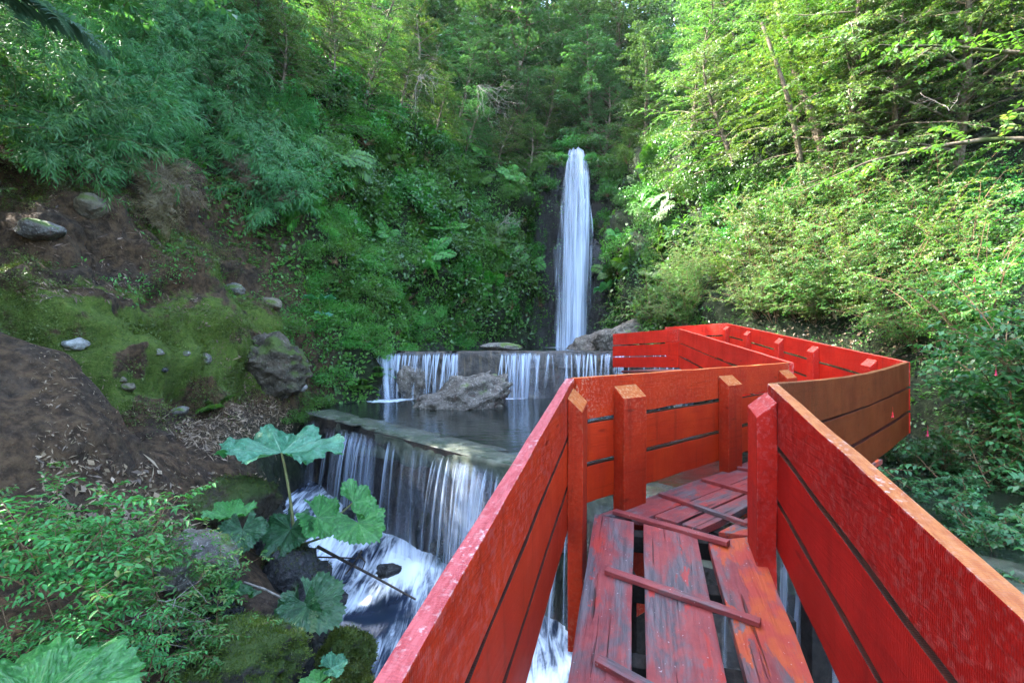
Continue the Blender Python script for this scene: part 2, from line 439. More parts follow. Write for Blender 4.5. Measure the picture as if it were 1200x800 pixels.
    # gunnera leaves: pale veins, crumpled
    def gunnera(name, a, b, vein):
        m = NM(name); p = m.co('Object')
        v = m.attr('vein'); n = m.noise(p, 9, 6, .7); n2 = m.noise(p, 34, 4, .7)
        c = m.mix(m.ramp(n, .3, .7), a, b)
        c = m.mix(m.ramp(n2, .5, .7), c, (b[0] * 1.5, b[1] * 1.4, b[2] * 1.6))
        c = m.mix(m.ramp(v, .55, .95), c, vein)
        h = m.math('ADD', m.math('MULTIPLY', n2, .8), m.math('MULTIPLY', v, 1.2))
        s = m.pbr(c, m.math('ADD', m.math('MULTIPLY', n2, .25), .2), m.bump(h, .8, .012), .5)
        t = m.n('ShaderNodeBsdfTranslucent', None, Color=m.mix(1., c, (1.2, 1.6, .5), 'MULTIPLY')).outputs[0]
        return m.done(m.n('ShaderNodeMixShader', None, i0=.28, i1=s, i2=t).outputs[0])
    M['gun_pale'] = gunnera('pale gunnera', (.022, .12, .06), (.075, .24, .14), (.30, .46, .32))
    M['gun_mid'] = gunnera('green gunnera', (.025, .13, .03), (.07, .25, .06), (.22, .34, .14))
    M['gun_dark'] = gunnera('dark gunnera', (.018, .07, .025), (.04, .12, .05), (.10, .2, .09))
    M['petiole'] = wood_mat('petiole', (.13, .14, .05), (.22, .21, .09))


build_materials()

# ------------------------------------------------------------------ the ground
WA, WB = np.array([-4.35, 10.55]), np.array([3.75, 2.45])         # near weir crest line (front edge)
WN = np.array([-.7071, -.7071])                                    # its downstream normal
Z_POOL, Z_TOP, Z_LOW = -1.60, -.28, -3.55
Y_FAR = 13.7

ky = np.array([-40, -6, 2, 5, 7, 8.5, 10, 12, 14, 17, 20, 22.4, 25, 60.])
lx = np.array([-3, -2.2, -1.0, -1.5, -3.0, -3.6, -4.3, -4.5, -3.75, -2.6, -1.0, 1.0, 1.0, 1.0])
LD = np.array([0, .5, 1.0, 2.0, 3.0, 4.0, 6.0, 9.0, 14., 25., 60., 300.])
LZ = np.array([
    [-3.9, -3.2, -2.7, -2.0, -1.2, -.6, .6, 2.5, 5, 9, 16, 40],      # -40
    [-3.9, -3.2, -2.7, -2.0, -1.3, -.7, .5, 2.4, 5, 9, 16, 40],      # -6
    [-4.0, -3.4, -2.9, -2.2, -1.6, -1.1, .3, 2.2, 5, 9, 16, 40],     # 2
    [-4.0, -3.1, -2.7, -2.0, -1.5, -1.1, -.1, 2.2, 5, 9, 16, 40],    # 5
    [-4.0, -3.0, -2.4, -1.5, -1.25, -.2, 1.9, 3.2, 5.5, 9.5, 16, 40],   # 7
    [-4.0, -2.6, -1.5, -1.25, .6, 2.3, 3.6, 5.2, 7.5, 11, 18, 40],   # 8.5
    [-3.9, -1.9, -1.1, 1.0, 2.7, 3.6, 5., 7.2, 9.5, 13, 19, 40],     # 10
    [-2.0, -.6, .5, 2.4, 3.7, 4.7, 6.6, 9, 11, 14, 20, 40],          # 12
    [-1.4, .3, 1.3, 3.2, 4.8, 6., 8., 10.5, 12.5, 15, 21, 40],       # 14
    [-.8, .6, 2.0, 4.8, 7.2, 9., 10.5, 12, 14, 16, 22, 40],          # 17
    [-.8, 1.8, 3.5, 6.3, 8.6, 9.6, 11, 12.5, 14, 17, 23, 40],        # 20
    [-.8, 5.0, 7.0, 8.6, 9.4, 10., 11, 13, 15, 18, 24, 40],          # 22.4
    [8.6, 8.9, 9.2, 9.6, 10., 10.4, 11.5, 13, 15, 18, 24, 40],       # 25
    [33, 33, 33, 33.5, 34, 34, 35, 36, 37, 40, 46, 70]])         # 60
rx = np.array([4.0, 3.4, 3.8, 5.6, 6.4, 6.6, 6.6, 6.1, 5.0, 4.0, 4.0, 3.55, 3.6, 3.6])
RZ = np.array([
    [-3.5, -3.0, -2.5, -1.7, -1, -.4, .8, 2.7, 5, 9, 16, 40],
    [-3.5, -3.0, -2.5, -1.7, -1, -.4, .8, 2.7, 5, 9, 16, 40],
    [-3.4, -2.3, -1.7, -1.1, -.5, 0, 1.2, 3.0, 5.5, 9, 16, 40],
    [-2.2, -1.5, -1.2, -.7, -.1, .6, 2., 4.0, 6.5, 10, 17, 40],
    [-2.2, -1.4, -1.0, -.3, .4, 1.1, 2.8, 5., 7.5, 11, 18, 40],
    [-2.1, -1.2, -.6, .2, 1.1, 1.9, 3.6, 6., 8.5, 12, 19, 40],
    [-2.0, -1.0, -.4, .6, 1.6, 2.5, 4.3, 6.6, 9, 13, 19, 40],
    [-1.7, -.6, 0, 1.2, 2.4, 3.5, 5.2, 7.6, 10, 14, 20, 40],
    [-1.2, -.1, .6, 2., 3.4, 4.6, 6.5, 8.8, 11, 15, 21, 40],
    [-.8, .5, 1.4, 3.0, 4.8, 6.4, 8.2, 10., 12, 15, 22, 40],
    [-.8, 1.9, 4.2, 7.2, 8.4, 9.2, 10.4, 12, 14, 17, 23, 40],
    [-.8, 4.6, 6.8, 8.6, 9.4, 10, 11, 13, 15, 18, 24, 40],
    [8.6, 8.9, 9.2, 9.6, 10., 10.4, 11.5, 13, 15, 18, 24, 40],
    [33, 33, 33, 33.5, 34, 34, 35, 36, 37, 40, 46, 70]])


def tabz(T, y, d):
    y = np.clip(y, ky[0], ky[-1]); d = np.clip(d, 0, LD[-1])
    i = np.clip(np.searchsorted(ky, y) - 1, 0, len(ky) - 2); j = np.clip(np.searchsorted(LD, d) - 1, 0, len(LD) - 2)
    ty = (y - ky[i]) / (ky[i + 1] - ky[i]); td = (d - LD[j]) / (LD[j + 1] - LD[j])
    return (T[i, j] * (1 - td) + T[i, j + 1] * td) * (1 - ty) + (T[i + 1, j] * (1 - td) + T[i + 1, j + 1] * td) * ty


def base_h(x, y):
    x = np.asarray(x, float); y = np.asarray(y, float)
    l = np.interp(y, ky, lx); r = np.interp(y, ky, rx)
    up = x + y > (WA.sum() + .2)
    fl = np.where(y > Y_FAR + .3, -.9, np.where(up, -2.3, -4.3))
    fl = np.where(y > 22.6, np.interp(y, [22.6, 23.6, 25, 60], [-.9, 8.4, 8.8, 33]), fl)
    zl = tabz(LZ, y, l - x); zr = tabz(RZ, y, x - r)
    z = np.where(x < l, zl, np.where(x > r, zr, fl))
    # soil spur on the left, in front of the mossy cliff
    ridge = 5.35 + .10 * (x + 4.5)
    amp = np.interp(x, [-9, -7, -5.4, -4.4, -3.7, -3.2], [.9, 1.15, 1.15, .62, .18, 0])
    z = z + amp * np.exp(-((y - ridge) / np.where(y > ridge, .75, 1.25)) ** 2)
    return z


def axis(segs):
    out = []
    for a, b, st in segs:
        out.append(np.arange(a, b, st))
    return np.concatenate(out)


gx = np.concatenate([-np.geomspace(110, 15.5, 16), axis([(-15, -9, .3), (-9, -8, .115), (-8, -4.3, .06), (-4.3, 7.5, .115), (7.5, 15, .25)]), np.geomspace(15.5, 110, 16)])
gy = np.concatenate([-np.geomspace(60, 6.5, 12), axis([(-6, 2, .3), (2, 6.6, .115), (6.6, 11.8, .06), (11.8, 14, .115), (14, 24.5, .13), (24.5, 40, .5)]), np.geomspace(41, 140, 14)])
X, Y = np.meshgrid(gx, gy)
Z = base_h(X, Y)
# soften the table's creases a little, then roughen
for _ in range(2):
    Zp = np.pad(Z, 1, mode='edge')
    Z = (Zp[1:-1, 1:-1] * 2 + Zp[:-2, 1:-1] + Zp[2:, 1:-1] + Zp[1:-1, :-2] + Zp[1:-1, 2:]) / 6
P3 = np.stack([X, Y, Z], -1)
du = np.gradient(P3, axis=1); dv = np.gradient(P3, axis=0)
Nn = unit(np.cross(du, dv))
steep = sm(.1, .7, 1 - np.abs(Nn[..., 2]))
amp = .10 + .24 * steep + .45 * steep * sm(12., 14.5, Y) + .30 * sm(6.3, 7.4, Y) * sm(13, 11.5, Y) * sm(-4.7, -5.6, X)
near = sm(60, 20, np.hypot(X, Y))
dsp = fbm(X * .8, Y * .8, Z * .8, 5) * amp * near
dsp += near * .10 * sm(6.5, 7.5, Y) * (.5 - np.abs(fbm(X * 1.9 + 4, Y * 1.9, Z * 1.9, 4))) * sm(-4.6, -5.4, X)
bk = sm(6.4, 7.2, Y) * sm(13, 11.5, Y) * sm(-4.5, -5.1, X)
dsp += bk * (.09 * fbm(X * 2.6, Y * 2.6, Z * 2.6, 5) + .10 * np.minimum(0, fbm(X * 3.3 + 7, Y * 3.3, Z * 3.3, 3) + .25))
dsp += near * .05 * fbm(X * 4, Y * 4, Z * 4, 3)
P3 = P3 + Nn * dsp[..., None]
ny, nx = X.shape
ii = np.arange(ny - 1)[:, None] * nx + np.arange(nx - 1)[None]
gq = np.stack([ii, ii + 1, ii + nx + 1, ii + nx], -1).reshape(-1, 4)
Vx, Vy, Vz = P3[..., 0].ravel(), P3[..., 1].ravel(), P3[..., 2].ravel()
# where soil, moss and wet stone lie
dirt = sm(8.5, 7.3, Vy) * sm(-1.0, -2.0, Vx) * sm(-3.4, -2.6, Vz)
dirt = np.maximum(dirt, sm(14.0, 12., Vy) * sm(-4.2, -5., Vx) * sm(-2.2, -1.2, Vz) * sm(5.2, 4.0, Vz))
mossm = sm(6.2, 7.0, Vy) * sm(13., 11., Vy) * sm(-4.6, -5.3, Vx) * sm(-1.5, -.9, Vz) * sm(1.5, .5, Vz) * .74
mossm = np.maximum(mossm, sm(9.3, 10.2, Vy) * sm(12.6, 11.6, Vy) * sm(-4.6, -5.0, Vx) * sm(.6, 1.1, Vz) * sm(2.9, 2.0, Vz) * .62)
mossm *= 1 - .85 * sm(.12, .45, fbm(Vx * 1.1 + 9, Vy * 1.1, Vz * 1.1, 3)) * (Vy > 6)
wet = np.maximum(sm(-2.7, -3.2, Vz) * sm(12, 10, Vy), sm(.1, -.3, Vz) * sm(13.5, 14.2, Vy))
wet = np.maximum(wet, sm(-1.4, -1.7, Vz) * sm(-4.6, -3.9, Vx) * sm(8.5, 9.5, Vy))
wet = np.maximum(wet, sm(2.0, 1.3, np.abs(Vx - 2.75)) * sm(20.8, 21.4, Vy) * sm(24.5, 23.8, Vy) * sm(9.6, 8.8, Vz))  # wet rock by the fall; its dark tone also paints the recess shade
gme = np_mesh('ground', np.stack([Vx, Vy, Vz], -1), gq, attrs={'moss': mossm, 'dirt': dirt, 'wet': wet}, smooth=True)
ground = tag(link('ground', gme, None, MAT['ground']), kind='structure')
BVH = BVHTree.FromPolygons([tuple(v) for v in np.stack([Vx, Vy, Vz], -1)], gq.tolist())


def ray(px, py):
    return Vector(((px - 600) / F, 1.0, (400 - py) / F))


def hit(px, py):
    d = ray(px, py).normalized()
    h = BVH.ray_cast(Vector((0, .3, 0)) , d, 120)
    return (None, None) if h[0] is None else (h[0], h[1] if h[1].z >= 0 else -h[1])


def at(px, py, depth):
    return ray(px, py) * depth


def on_z(px, py, z):
    d = ray(px, py)
    return d * (z / d.z)


def gz(x, y):
    h = BVH.ray_cast(Vector((x, y, 90)), Vector((0, 0, -1)), 200)
    return h[0].z if h[0] is not None else 0.


# ------------------------------------------------------------------ water
def grid_sheet(name, x0, x1, y0, y1, st, zf, keep, foamf, mat):
    xs = np.arange(x0, x1 + 1e-6, st); ys = np.arange(y0, y1 + 1e-6, st)
    Xg, Yg = np.meshgrid(xs, ys); Zg = zf(Xg, Yg)
    n = len(xs); i = np.arange(len(ys) - 1)[:, None] * n + np.arange(n - 1)[None]
    q = np.stack([i, i + 1, i + n + 1, i + n], -1).reshape(-1, 4)
    cx = Xg.ravel()[q].mean(1); cy = Yg.ravel()[q].mean(1)
    q = q[keep(cx, cy)]
    me = np_mesh(name, np.stack([Xg, Yg, Zg], -1).reshape(-1, 3), q, attrs={'foam': foamf(Xg, Yg, Zg).ravel()}, smooth=True)
    return tag(link(name, me, None, mat), kind='structure')


def wdist(x, y):                       # distance downstream of the near weir's front edge
    return (x - WA[0]) * WN[0] + (y - WA[1]) * WN[1]


FOAM_W = [(-.55, .5), (.62, .8), (1.4, 1.2), (2.3, .5), (-2.2, 1.4)]


def pool_foam(x, y, z):
    n = fbm(x * 1.5, y * .6, 0 * x, 3)
    return sm(.55, .0, Y_FAR - y) * (.55 + .5 * n) + sm(1.1, .1, np.hypot(x + 3.45, (y - 13.3) * .9)) * .9


pool = grid_sheet('pool_water', -6.5, 8.5, 0, 13.75, .15, lambda x, y: Z_POOL + .006 * fbm(x * 1.2, y * 1.2, 0 * x, 2),
                  lambda x, y: (wdist(x, y) < -.50) & (y < Y_FAR + .03), pool_foam, MAT['pool'])
toppool = grid_sheet('top_pool_water', -4.5, 6.0, 14.15, 23.6, .25, lambda x, y: Z_TOP + .01 * fbm(x, y, 0 * x, 2),
                     lambda x, y: x > -99, lambda x, y, z: sm(1.8, .2, np.hypot(x - 2.45, y - 22.2)), MAT['pool'])


def stream_z(x, y):
    d = wdist(x, y)
    z = Z_LOW + .22 * sm(1.2, 0, d) + .25 * sm(-2.6, -4.4, x) + .09 * fbm(x * 1.1, y * 1.1, 0 * x, 2) - .12 * np.clip(d - 1, 0, 4)
    return z + .025 * fbm(x * 2.6, y * 2.6, 0 * x + 3, 2)


stream = grid_sheet('stream_water', -6.5, 6, -3, 11.2, .07, stream_z, lambda x, y: wdist(x, y) > -.15,
                    lambda x, y, z: .02 + .66 * sm(1.8, .1, wdist(x, y)) - .22 * sm(1.8, 3.6, wdist(x, y)) + .55 * fbm(x * 1.25 + 3, y * 1.25, 0 * x, 3), MAT['stream'])


def prism(name, pts2, z0, z1, mat, parent=None):
    bm = bmesh.new()
    lo = [bm.verts.new((p[0], p[1], z0)) for p in pts2]; hi = [bm.verts.new((p[0], p[1], z1)) for p in pts2]
    bm.faces.new(lo[::-1]); bm.faces.new(hi)
    n = len(pts2)
    for i in range(n): bm.faces.new((lo[i], lo[(i + 1) % n], hi[(i + 1) % n], hi[i]))
    bmesh.ops.recalc_face_normals(bm, faces=bm.faces)
    me = bpy.data.meshes.new(name); bm.to_mesh(me); bm.free()
    return link(name, me, parent, mat)


def wall_grid(name, A, B, nrm, z0, z1, mat, parent, amp=.05, batter=.12):
    """rough masonry face between A and B"""
    A = np.asarray(A); B = np.asarray(B); n = 120; k = 26
    u = np.linspace(0, 1, n)[None]; v = np.linspace(0, 1, k)[:, None]
    x = A[0] + (B[0] - A[0]) * u + 0 * v; y = A[1] + (B[1] - A[1]) * u + 0 * v; z = z1 + (z0 - z1) * v + 0 * u
    off = -.02 - batter * 0 * v + amp * fbm(x * 2.2 + y, z * 2.2, 0 * x, 5) * np.minimum(1, v * 6)
    V = np.stack([x + nrm[0] * off, y + nrm[1] * off, z], -1).reshape(-1, 3)
    i = np.arange(k - 1)[:, None] * n + np.arange(n - 1)[None]
    q = np.stack([i, i + n, i + n + 1, i + 1], -1).reshape(-1, 4)
    return link(name, np_mesh(name, V, q, smooth=True), parent, mat)


def veil_mesh(name, A, B, nrm, z1, z0, mat, out=.35, nu=160, nv=18, dens=None, seed=0.0, parent=None):
    """a falling sheet: parabola leaving the crest, uneven along it"""
    A = np.asarray(A, float); B = np.asarray(B, float); L = np.linalg.norm(B - A)
    u = np.linspace(0, 1, nu)[None]; v = np.linspace(0, 1, nv)[:, None]
    s = u * L
    wob = fbm(s * 2.3 + seed, v * .25, 0 * u + seed, 4)
    o = out * (.55 + .45 * wob) * v ** .55 + .02 * (1 - v) - .10 * (1 - sm(0, .06, v))
    drift = .10 * fbm(s * 1.1 + seed * 3, 0 * v, 0 * u + 7, 3) * v
    x = A[0] + (B[0] - A[0]) * (u + drift / L) + nrm[0] * o; y = A[1] + (B[1] - A[1]) * (u + drift / L) + nrm[1] * o
    z = z1 + .025 - (z1 - z0) * v ** 1.25 + .01 * wob
    dn = .5 + 0 * (u + v)
    if dens is not None: dn = (dens(s, v) + 0 * dn) * (.35 + .65 * sm(0, .15, v))
    V = np.stack([x + 0 * v, y + 0 * v, z + 0 * u], -1).reshape(-1, 3)
    uvs = np.stack([s + 0 * v, v * (z1 - z0) + 0 * u], -1).reshape(-1, 2) + seed
    i = np.arange(nv - 1)[:, None] * nu + np.arange(nu - 1)[None]
    q = np.stack([i, i + nu, i + nu + 1, i + 1], -1).reshape(-1, 4)
    return V, q, uvs, dn.ravel()


def join_veils(name, parts, mat):
    V, Q, U, D, n = [], [], [], [], 0
    for v, q, u, d in parts:
        V.append(v); Q.append(q + n); U.append(u); D.append(d); n += len(v)
    me = np_mesh(name, np.concatenate(V), np.concatenate(Q), attrs={'dens': np.concatenate(D)}, uv=np.concatenate(U), smooth=True)
    return tag(link(name, me, None, mat), kind='structure')


def strand(A, B, nrm, s0, w0, w1, z1, z0, out, lean=0.0, seed=0.0, nv=16):
    """one silky thread of water over a crest"""
    A = np.asarray(A, float); B = np.asarray(B, float); t = unit(B - A); nu = 5
    u = np.linspace(-1, 1, nu)[None]; v = np.linspace(0, 1, nv)[:, None]
    w = (w0 + (w1 - w0) * v ** .8) * .5
    s = s0 + u * w + lean * v
    o = out * v ** .5 - .03 * u ** 2 - .12 * (1 - sm(0, .08, v))
    x = A[0] + t[0] * s + nrm[0] * o; y = A[1] + t[1] * s + nrm[1] * o; z = z1 + .03 - (z1 - z0) * v ** 1.3 + 0 * u
    d = (.66 - .7 * np.abs(u) ** 2.0 + 0 * v) * (1 - .30 * v) * (.25 + .75 * sm(.0, .22, v))
    V = np.stack([x, y, z], -1).reshape(-1, 3)
    uvs = np.stack([u * .25 + seed + 0 * v, v * (z1 - z0) + 0 * u], -1).reshape(-1, 2)
    i = np.arange(nv - 1)[:, None] * nu + np.arange(nu - 1)[None]
    return V, np.stack([i, i + nu, i + nu + 1, i + 1], -1).reshape(-1, 4), uvs, d.ravel()


def crest_mesh(A, B, back, w, z0, z1, amp, seed):
    A = np.asarray(A); B = np.asarray(B); L = np.linalg.norm(B - A); n = int(L / .05)
    prof = np.array([(0, 0), (.0, .5), (.012, .86), (.05, .97), (.12, 1.), (.35, 1.), (.7, 1.), (1., 1.), (1., 0)])
    s_ = np.linspace(0, L, n)[:, None]; o = prof[None, :, 0] * w; h = prof[None, :, 1]
    nz = fbm(s_ * 1.3 + seed, h * 2, o, 4); n2 = fbm(s_ * 5 + seed, h * 4, o * 3, 3)
    o = o + (amp * nz + amp * .35 * n2) * (prof[None, :, 0] < .2); z = z0 + (z1 - z0) * h + (.010 * nz + .008 * n2) * (h > .8) - .03 * np.maximum(nz - .3, 0) * (h > .9)
    t = (B - A) / L; V = np.stack([A[0] + t[0] * s_ + back[0] * o, A[1] + t[1] * s_ + back[1] * o, z + 0 * s_], -1).reshape(-1, 3)
    k = len(prof); i = np.arange(n - 1)[:, None] * k + np.arange(k - 1)[None]
    return np_mesh('crest', V, np.stack([i, i + 1, i + k + 1, i + k], -1).reshape(-1, 4), smooth=True)


# near weir
wn = empty('weir', (WA[0], WA[1], Z_LOW))
tag(wn, 'low diagonal weir with a broad wet crest, nearest the gunnera leaves', 'weir')
EA, EB = WA + unit(WA - WB) * .5, WB + unit(WB - WA) * .4
crest = link('crest', crest_mesh(EA, EB, -WN, .62, -2.05, Z_POOL + .012, .05, 2.), None, MAT['crest'])
face = wall_grid('wall', EA, EB, WN, -4.3, Z_POOL - .02, MAT['weir'], None, .07)
for o in (crest, face):
    o.parent = wn; o.matrix_parent_inverse = Matrix.Translation(-Vector(wn.location))
LW = np.linalg.norm(WB - WA)
dn = lambda lo, hi: (lambda s, v: lo + (hi - lo) * sm(0, .6, v) * 0 + .16 * fbm(s * .9, 0 * v, 0 * s + 2, 3) + .06 * v)
parts = [veil_mesh('a', WA, WB, WN, Z_POOL, Z_LOW - .35, None, .34, dens=dn(.42, .5), seed=0.),
         veil_mesh('b', WA, WB, WN, Z_POOL, Z_LOW - .35, None, .46, dens=dn(.36, .5), seed=5.)]
near_curtain = join_veils('falling_water', parts, MAT['curtain'])
parts = []
rg = random.Random(4)
for k in range(190):
    s = rg.uniform(0, LW)
    if fbm(s * .9, 0., 4.4, 3) < rg.uniform(-.7, .25): continue
    w = rg.uniform(.02, .11) if k % 6 else rg.uniform(.12, .2)
    parts.append(strand(WA, WB, WN, s, w * 1.2, w * rg.uniform(.7, 2.2), Z_POOL, Z_LOW - .2, rg.uniform(.25, .55), rg.uniform(-.08, .08), rg.uniform(0, 50)))
near_strands = join_veils('falling_water', parts, MAT['strand'])

# far weir
FA, FB = np.array([-3.75, Y_FAR]), np.array([5.6, Y_FAR]); FN = np.array([0., -1.])
wf = empty('weir', (.9, Y_FAR, Z_POOL))
tag(wf, 'straight weir across the far end of the pool, below the tall waterfall', 'weir')
EA2, EB2 = FA - np.array([.5, 0]), FB + np.array([.6, 0])
crest = link('crest', crest_mesh(EA2, EB2, -FN, .5, -.75, Z_TOP + .008, .06, 8.), None, MAT['weir'])
face = wall_grid('wall', EA2, EB2, FN, -2.3, Z_TOP - .02, MAT['weir'], None, .07)
for o in (crest, face):
    o.parent = wf; o.matrix_parent_inverse = Matrix.Translation(-Vector(wf.location))
LF = FB[0] - FA[0]
far_curtain = join_veils('falling_water', [veil_mesh('c', FA, FB, FN, Z_TOP, Z_POOL - .05, None, .28, nu=200, dens=lambda s, v: .42 + .18 * fbm(s * .8, 0 * v, 0 * s + 12, 3) + .1 * sm(1.5, .2, s) - .22 * sm(1.9, 2.4, s) * sm(3.7, 3.2, s), seed=9.)], MAT['curtain'])
parts = []
for k in range(190):
    s = rg.choice([rg.uniform(0, 2.3), rg.uniform(0, 2.3), rg.uniform(3.4, LF), rg.uniform(0, LF)])
    if fbm(s * 1.1, 3., 1.4, 3) < rg.uniform(-.8, .2): continue
    if 2.2 < s < 3.3 and rg.random() < .9: continue
    w = rg.uniform(.02, .11)
    parts.append(strand(FA, FB, FN, s, w * 1.6, w * rg.uniform(.8, 2.4), Z_TOP, Z_POOL - .03, rg.uniform(.15, .42), rg.uniform(-.22, .10), rg.uniform(0, 50)))
for k in range(9):                      # the white chute at the left end
    parts.append(strand(FA, FB, FN, rg.uniform(0, .4), .2, rg.uniform(.3, .5), Z_TOP, Z_POOL - .03, rg.uniform(.3, .8), rg.uniform(.05, .35), rg.uniform(0, 50)))
far_strands = join_veils('falling_water', parts, MAT['strand'])


# the tall waterfall: overlapping uneven veils falling free of the cliff
def fall_layer(cx0, cx1, hw0, hw1, y0, y1, ztop, zbot, seed, d0, bulge=.25, nu=48, nv=70, fade=False):
    u = np.linspace(-1, 1, nu)[None]; v = np.linspace(0, 1, nv)[:, None]
    hw = hw0 + (hw1 - hw0) * (1 - np.exp(-v * 4.5)) / (1 - math.exp(-4.5))
    cx = cx0 + (cx1 - cx0) * v
    n = fbm(u * 2.2 + seed, v * 1.2, 0 * u + seed, 4)
    x = cx + u * hw + .05 * n
    y = y0 + (y1 - y0) * v ** .5 - bulge * (1 - u ** 2) - .14 * n
    z = ztop - (ztop - zbot) * v ** 1.15 - (.26 * u ** 2 + .16 * np.abs(fbm(u * 2.6 + seed * 2, 0 * v, 0 * u, 3))) * (1 - sm(0, .18, v))
    d = (d0 + .10 * n) - (.45 + .35 * fbm(u * 5 + seed, v * 5, 0 * u, 3)) * np.abs(u) ** 3 + 0 * v
    if fade: d = d * sm(1., .55, v) * sm(0, .12, v)
    V = np.stack([x, y, z + 0 * n], -1).reshape(-1, 3)
    uvs = np.stack([u * .5 * (1 + 0 * v) + seed, v * 2.2 + 0 * u], -1).reshape(-1, 2)
    i = np.arange(nv - 1)[:, None] * nu + np.arange(nu - 1)[None]
    return V, np.stack([i, i + nu, i + nu + 1, i + 1], -1).reshape(-1, 4), uvs, d.ravel()


YF = 22.2
pxx = lambda X, D=YF: (X - 600) / F * D
zt = (400 - 164) / F * YF
parts = [fall_layer(pxx(678), pxx(670), .46, 1.0, YF + .9, YF - .1, zt, -.4, 1., .68),
         fall_layer(pxx(679), pxx(671), .44, .92, YF + 1.0, YF - .3, zt - .04, -.4, 4., .62),
         fall_layer(pxx(673), pxx(665), .16, .45, YF + .9, YF - .45, zt - .25, -.4, 8., .60),
         fall_layer(pxx(681), pxx(688), .20, .40, YF + .6, YF - .1, zt - .9, (400 - 330) / F * YF, 12., .66, fade=True),
         fall_layer(pxx(688), pxx(680), .36, .30, YF + .3, YF - .15, (400 - 222) / F * YF, (400 - 375) / F * YF, 16., .62, fade=True)]
waterfall = join_veils('waterfall', parts, MAT['fall'])
waterfall['kind'] = 'thing'
tag(waterfall, 'tall narrow white waterfall dropping down the green cliff', 'waterfall')


# ------------------------------------------------------------------ the boardwalk
def board_mesh(L, t, ztop, h, slope, bow=0.0, sag=0.0, seed=0):
    """plank: local X along, Y thickness 0..t, top at ztop(x), slope = rise per metre"""
    r = random.Random(seed); bm = bmesh.new(); n = max(2, int(L / .22)); rows = []
    for i in range(n + 1):
        x = L * i / n; dz = slope * x + bow * math.sin(math.pi * i / n) + r.uniform(-.0025, .0025)
        dy = r.uniform(-.002, .002)
        zb = ztop + dz - h + r.uniform(-.0025, .0025)
        rows.append([bm.verts.new(p) for p in ((x, dy, ztop + dz), (x, t + dy, ztop + dz), (x, t + dy, zb), (x, dy, zb))])
    for a, b in zip(rows, rows[1:]):
        for k in range(4): bm.faces.new((a[k], a[(k + 1) % 4], b[(k + 1) % 4], b[k]))
    bm.faces.new(rows[0][::-1]); bm.faces.new(rows[-1])
    bmesh.ops.recalc_face_normals(bm, faces=bm.faces)
    ed = [e for e in bm.edges if e.calc_face_angle(0) > .8]
    bmesh.ops.bevel(bm, geom=ed, offset=.005, segments=2, profile=.6, affect='EDGES', clamp_overlap=True)
    me = bpy.data.meshes.new('plank'); bm.to_mesh(me); bm.free()
    return me


def post_mesh(w, t, z0, ztop, bev, dirx, seed=0, slope=0.0):
    """w along rail (X), t across (Y from 0 at the rail to -t), top cut sloping down away from the rail"""
    r = random.Random(seed); bm = bmesh.new(); rows = []
    for i, zz in enumerate(np.linspace(z0, ztop - bev, 7)):
        last = i == 6
        j = lambda: r.uniform(-.003, .003)
        c = [(0, 0), (w, 0), (w, -t), (0, -t)]
        rows.append([bm.verts.new((x + j(), y * dirx + j(), zz + (slope * x if last else 0) + (bev if (last and y == 0) else 0))) for x, y in c])
    for a, b in zip(rows, rows[1:]):
        for k in range(4): bm.faces.new((a[k], a[(k + 1) % 4], b[(k + 1) % 4], b[k]))
    bm.faces.new(rows[0][::-1]); bm.faces.new(rows[-1])
    bmesh.ops.recalc_face_normals(bm, faces=bm.faces)
    ed = [e for e in bm.edges if e.calc_face_angle(0) > .5]
    bmesh.ops.bevel(bm, geom=ed, offset=.006, segments=2, profile=.6, affect='EDGES', clamp_overlap=True)
    me = bpy.data.meshes.new('post'); bm.to_mesh(me); bm.free()
    return me


bw = empty('boardwalk', (0, 0, 0))
tag(bw, 'zigzag red timber boardwalk with plank railings climbing over the pool', 'boardwalk')
BOARDS = [(0.0, .285), (.315, .262), (.607, .25)]
TB = .055


def railing(p0, p1, side, mat, posts=(), postmat='post', bow=0.0, seed=1, lab=None, pw=.27, pt=.095, back=0.0):
    """p0 -> p1 is the visible top edge; thickness goes to the left of travel when side = +1, else to the right.
    posts: fractions along; they stand on the other side of the line"""
    p0 = Vector(p0); p1 = Vector(p1); d = p1 - p0; L = math.hypot(d.x, d.y); rz = math.atan2(d.y, d.x)
    e = empty('railing', p0, rz, bw)
    if lab: e['label'] = lab
    sl = d.z / L
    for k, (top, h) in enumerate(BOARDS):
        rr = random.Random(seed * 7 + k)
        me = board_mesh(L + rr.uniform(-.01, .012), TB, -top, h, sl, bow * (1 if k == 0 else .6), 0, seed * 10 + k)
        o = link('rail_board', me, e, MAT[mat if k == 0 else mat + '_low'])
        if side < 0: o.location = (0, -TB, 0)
    for k, f in enumerate(posts):
        x = f * L
        o = link('post', post_mesh(pw, pt, -1.75, -.075 + sl * (x + pw / 2), .085, side, seed * 31 + k, sl), e, MAT[postmat])
        o.location = (x - pw / 2, -.001 * side if back == 0 else back, 0)
        if back: o.location.y = back
    return e


C1L = Vector((.359, 3.23, -.245)); e1 = Vector((-.621, -2.33, -.39))
ldir = Vector((e1.x, e1.y, 0)).normalized(); lnor = Vector((-ldir.y, ldir.x, 0))
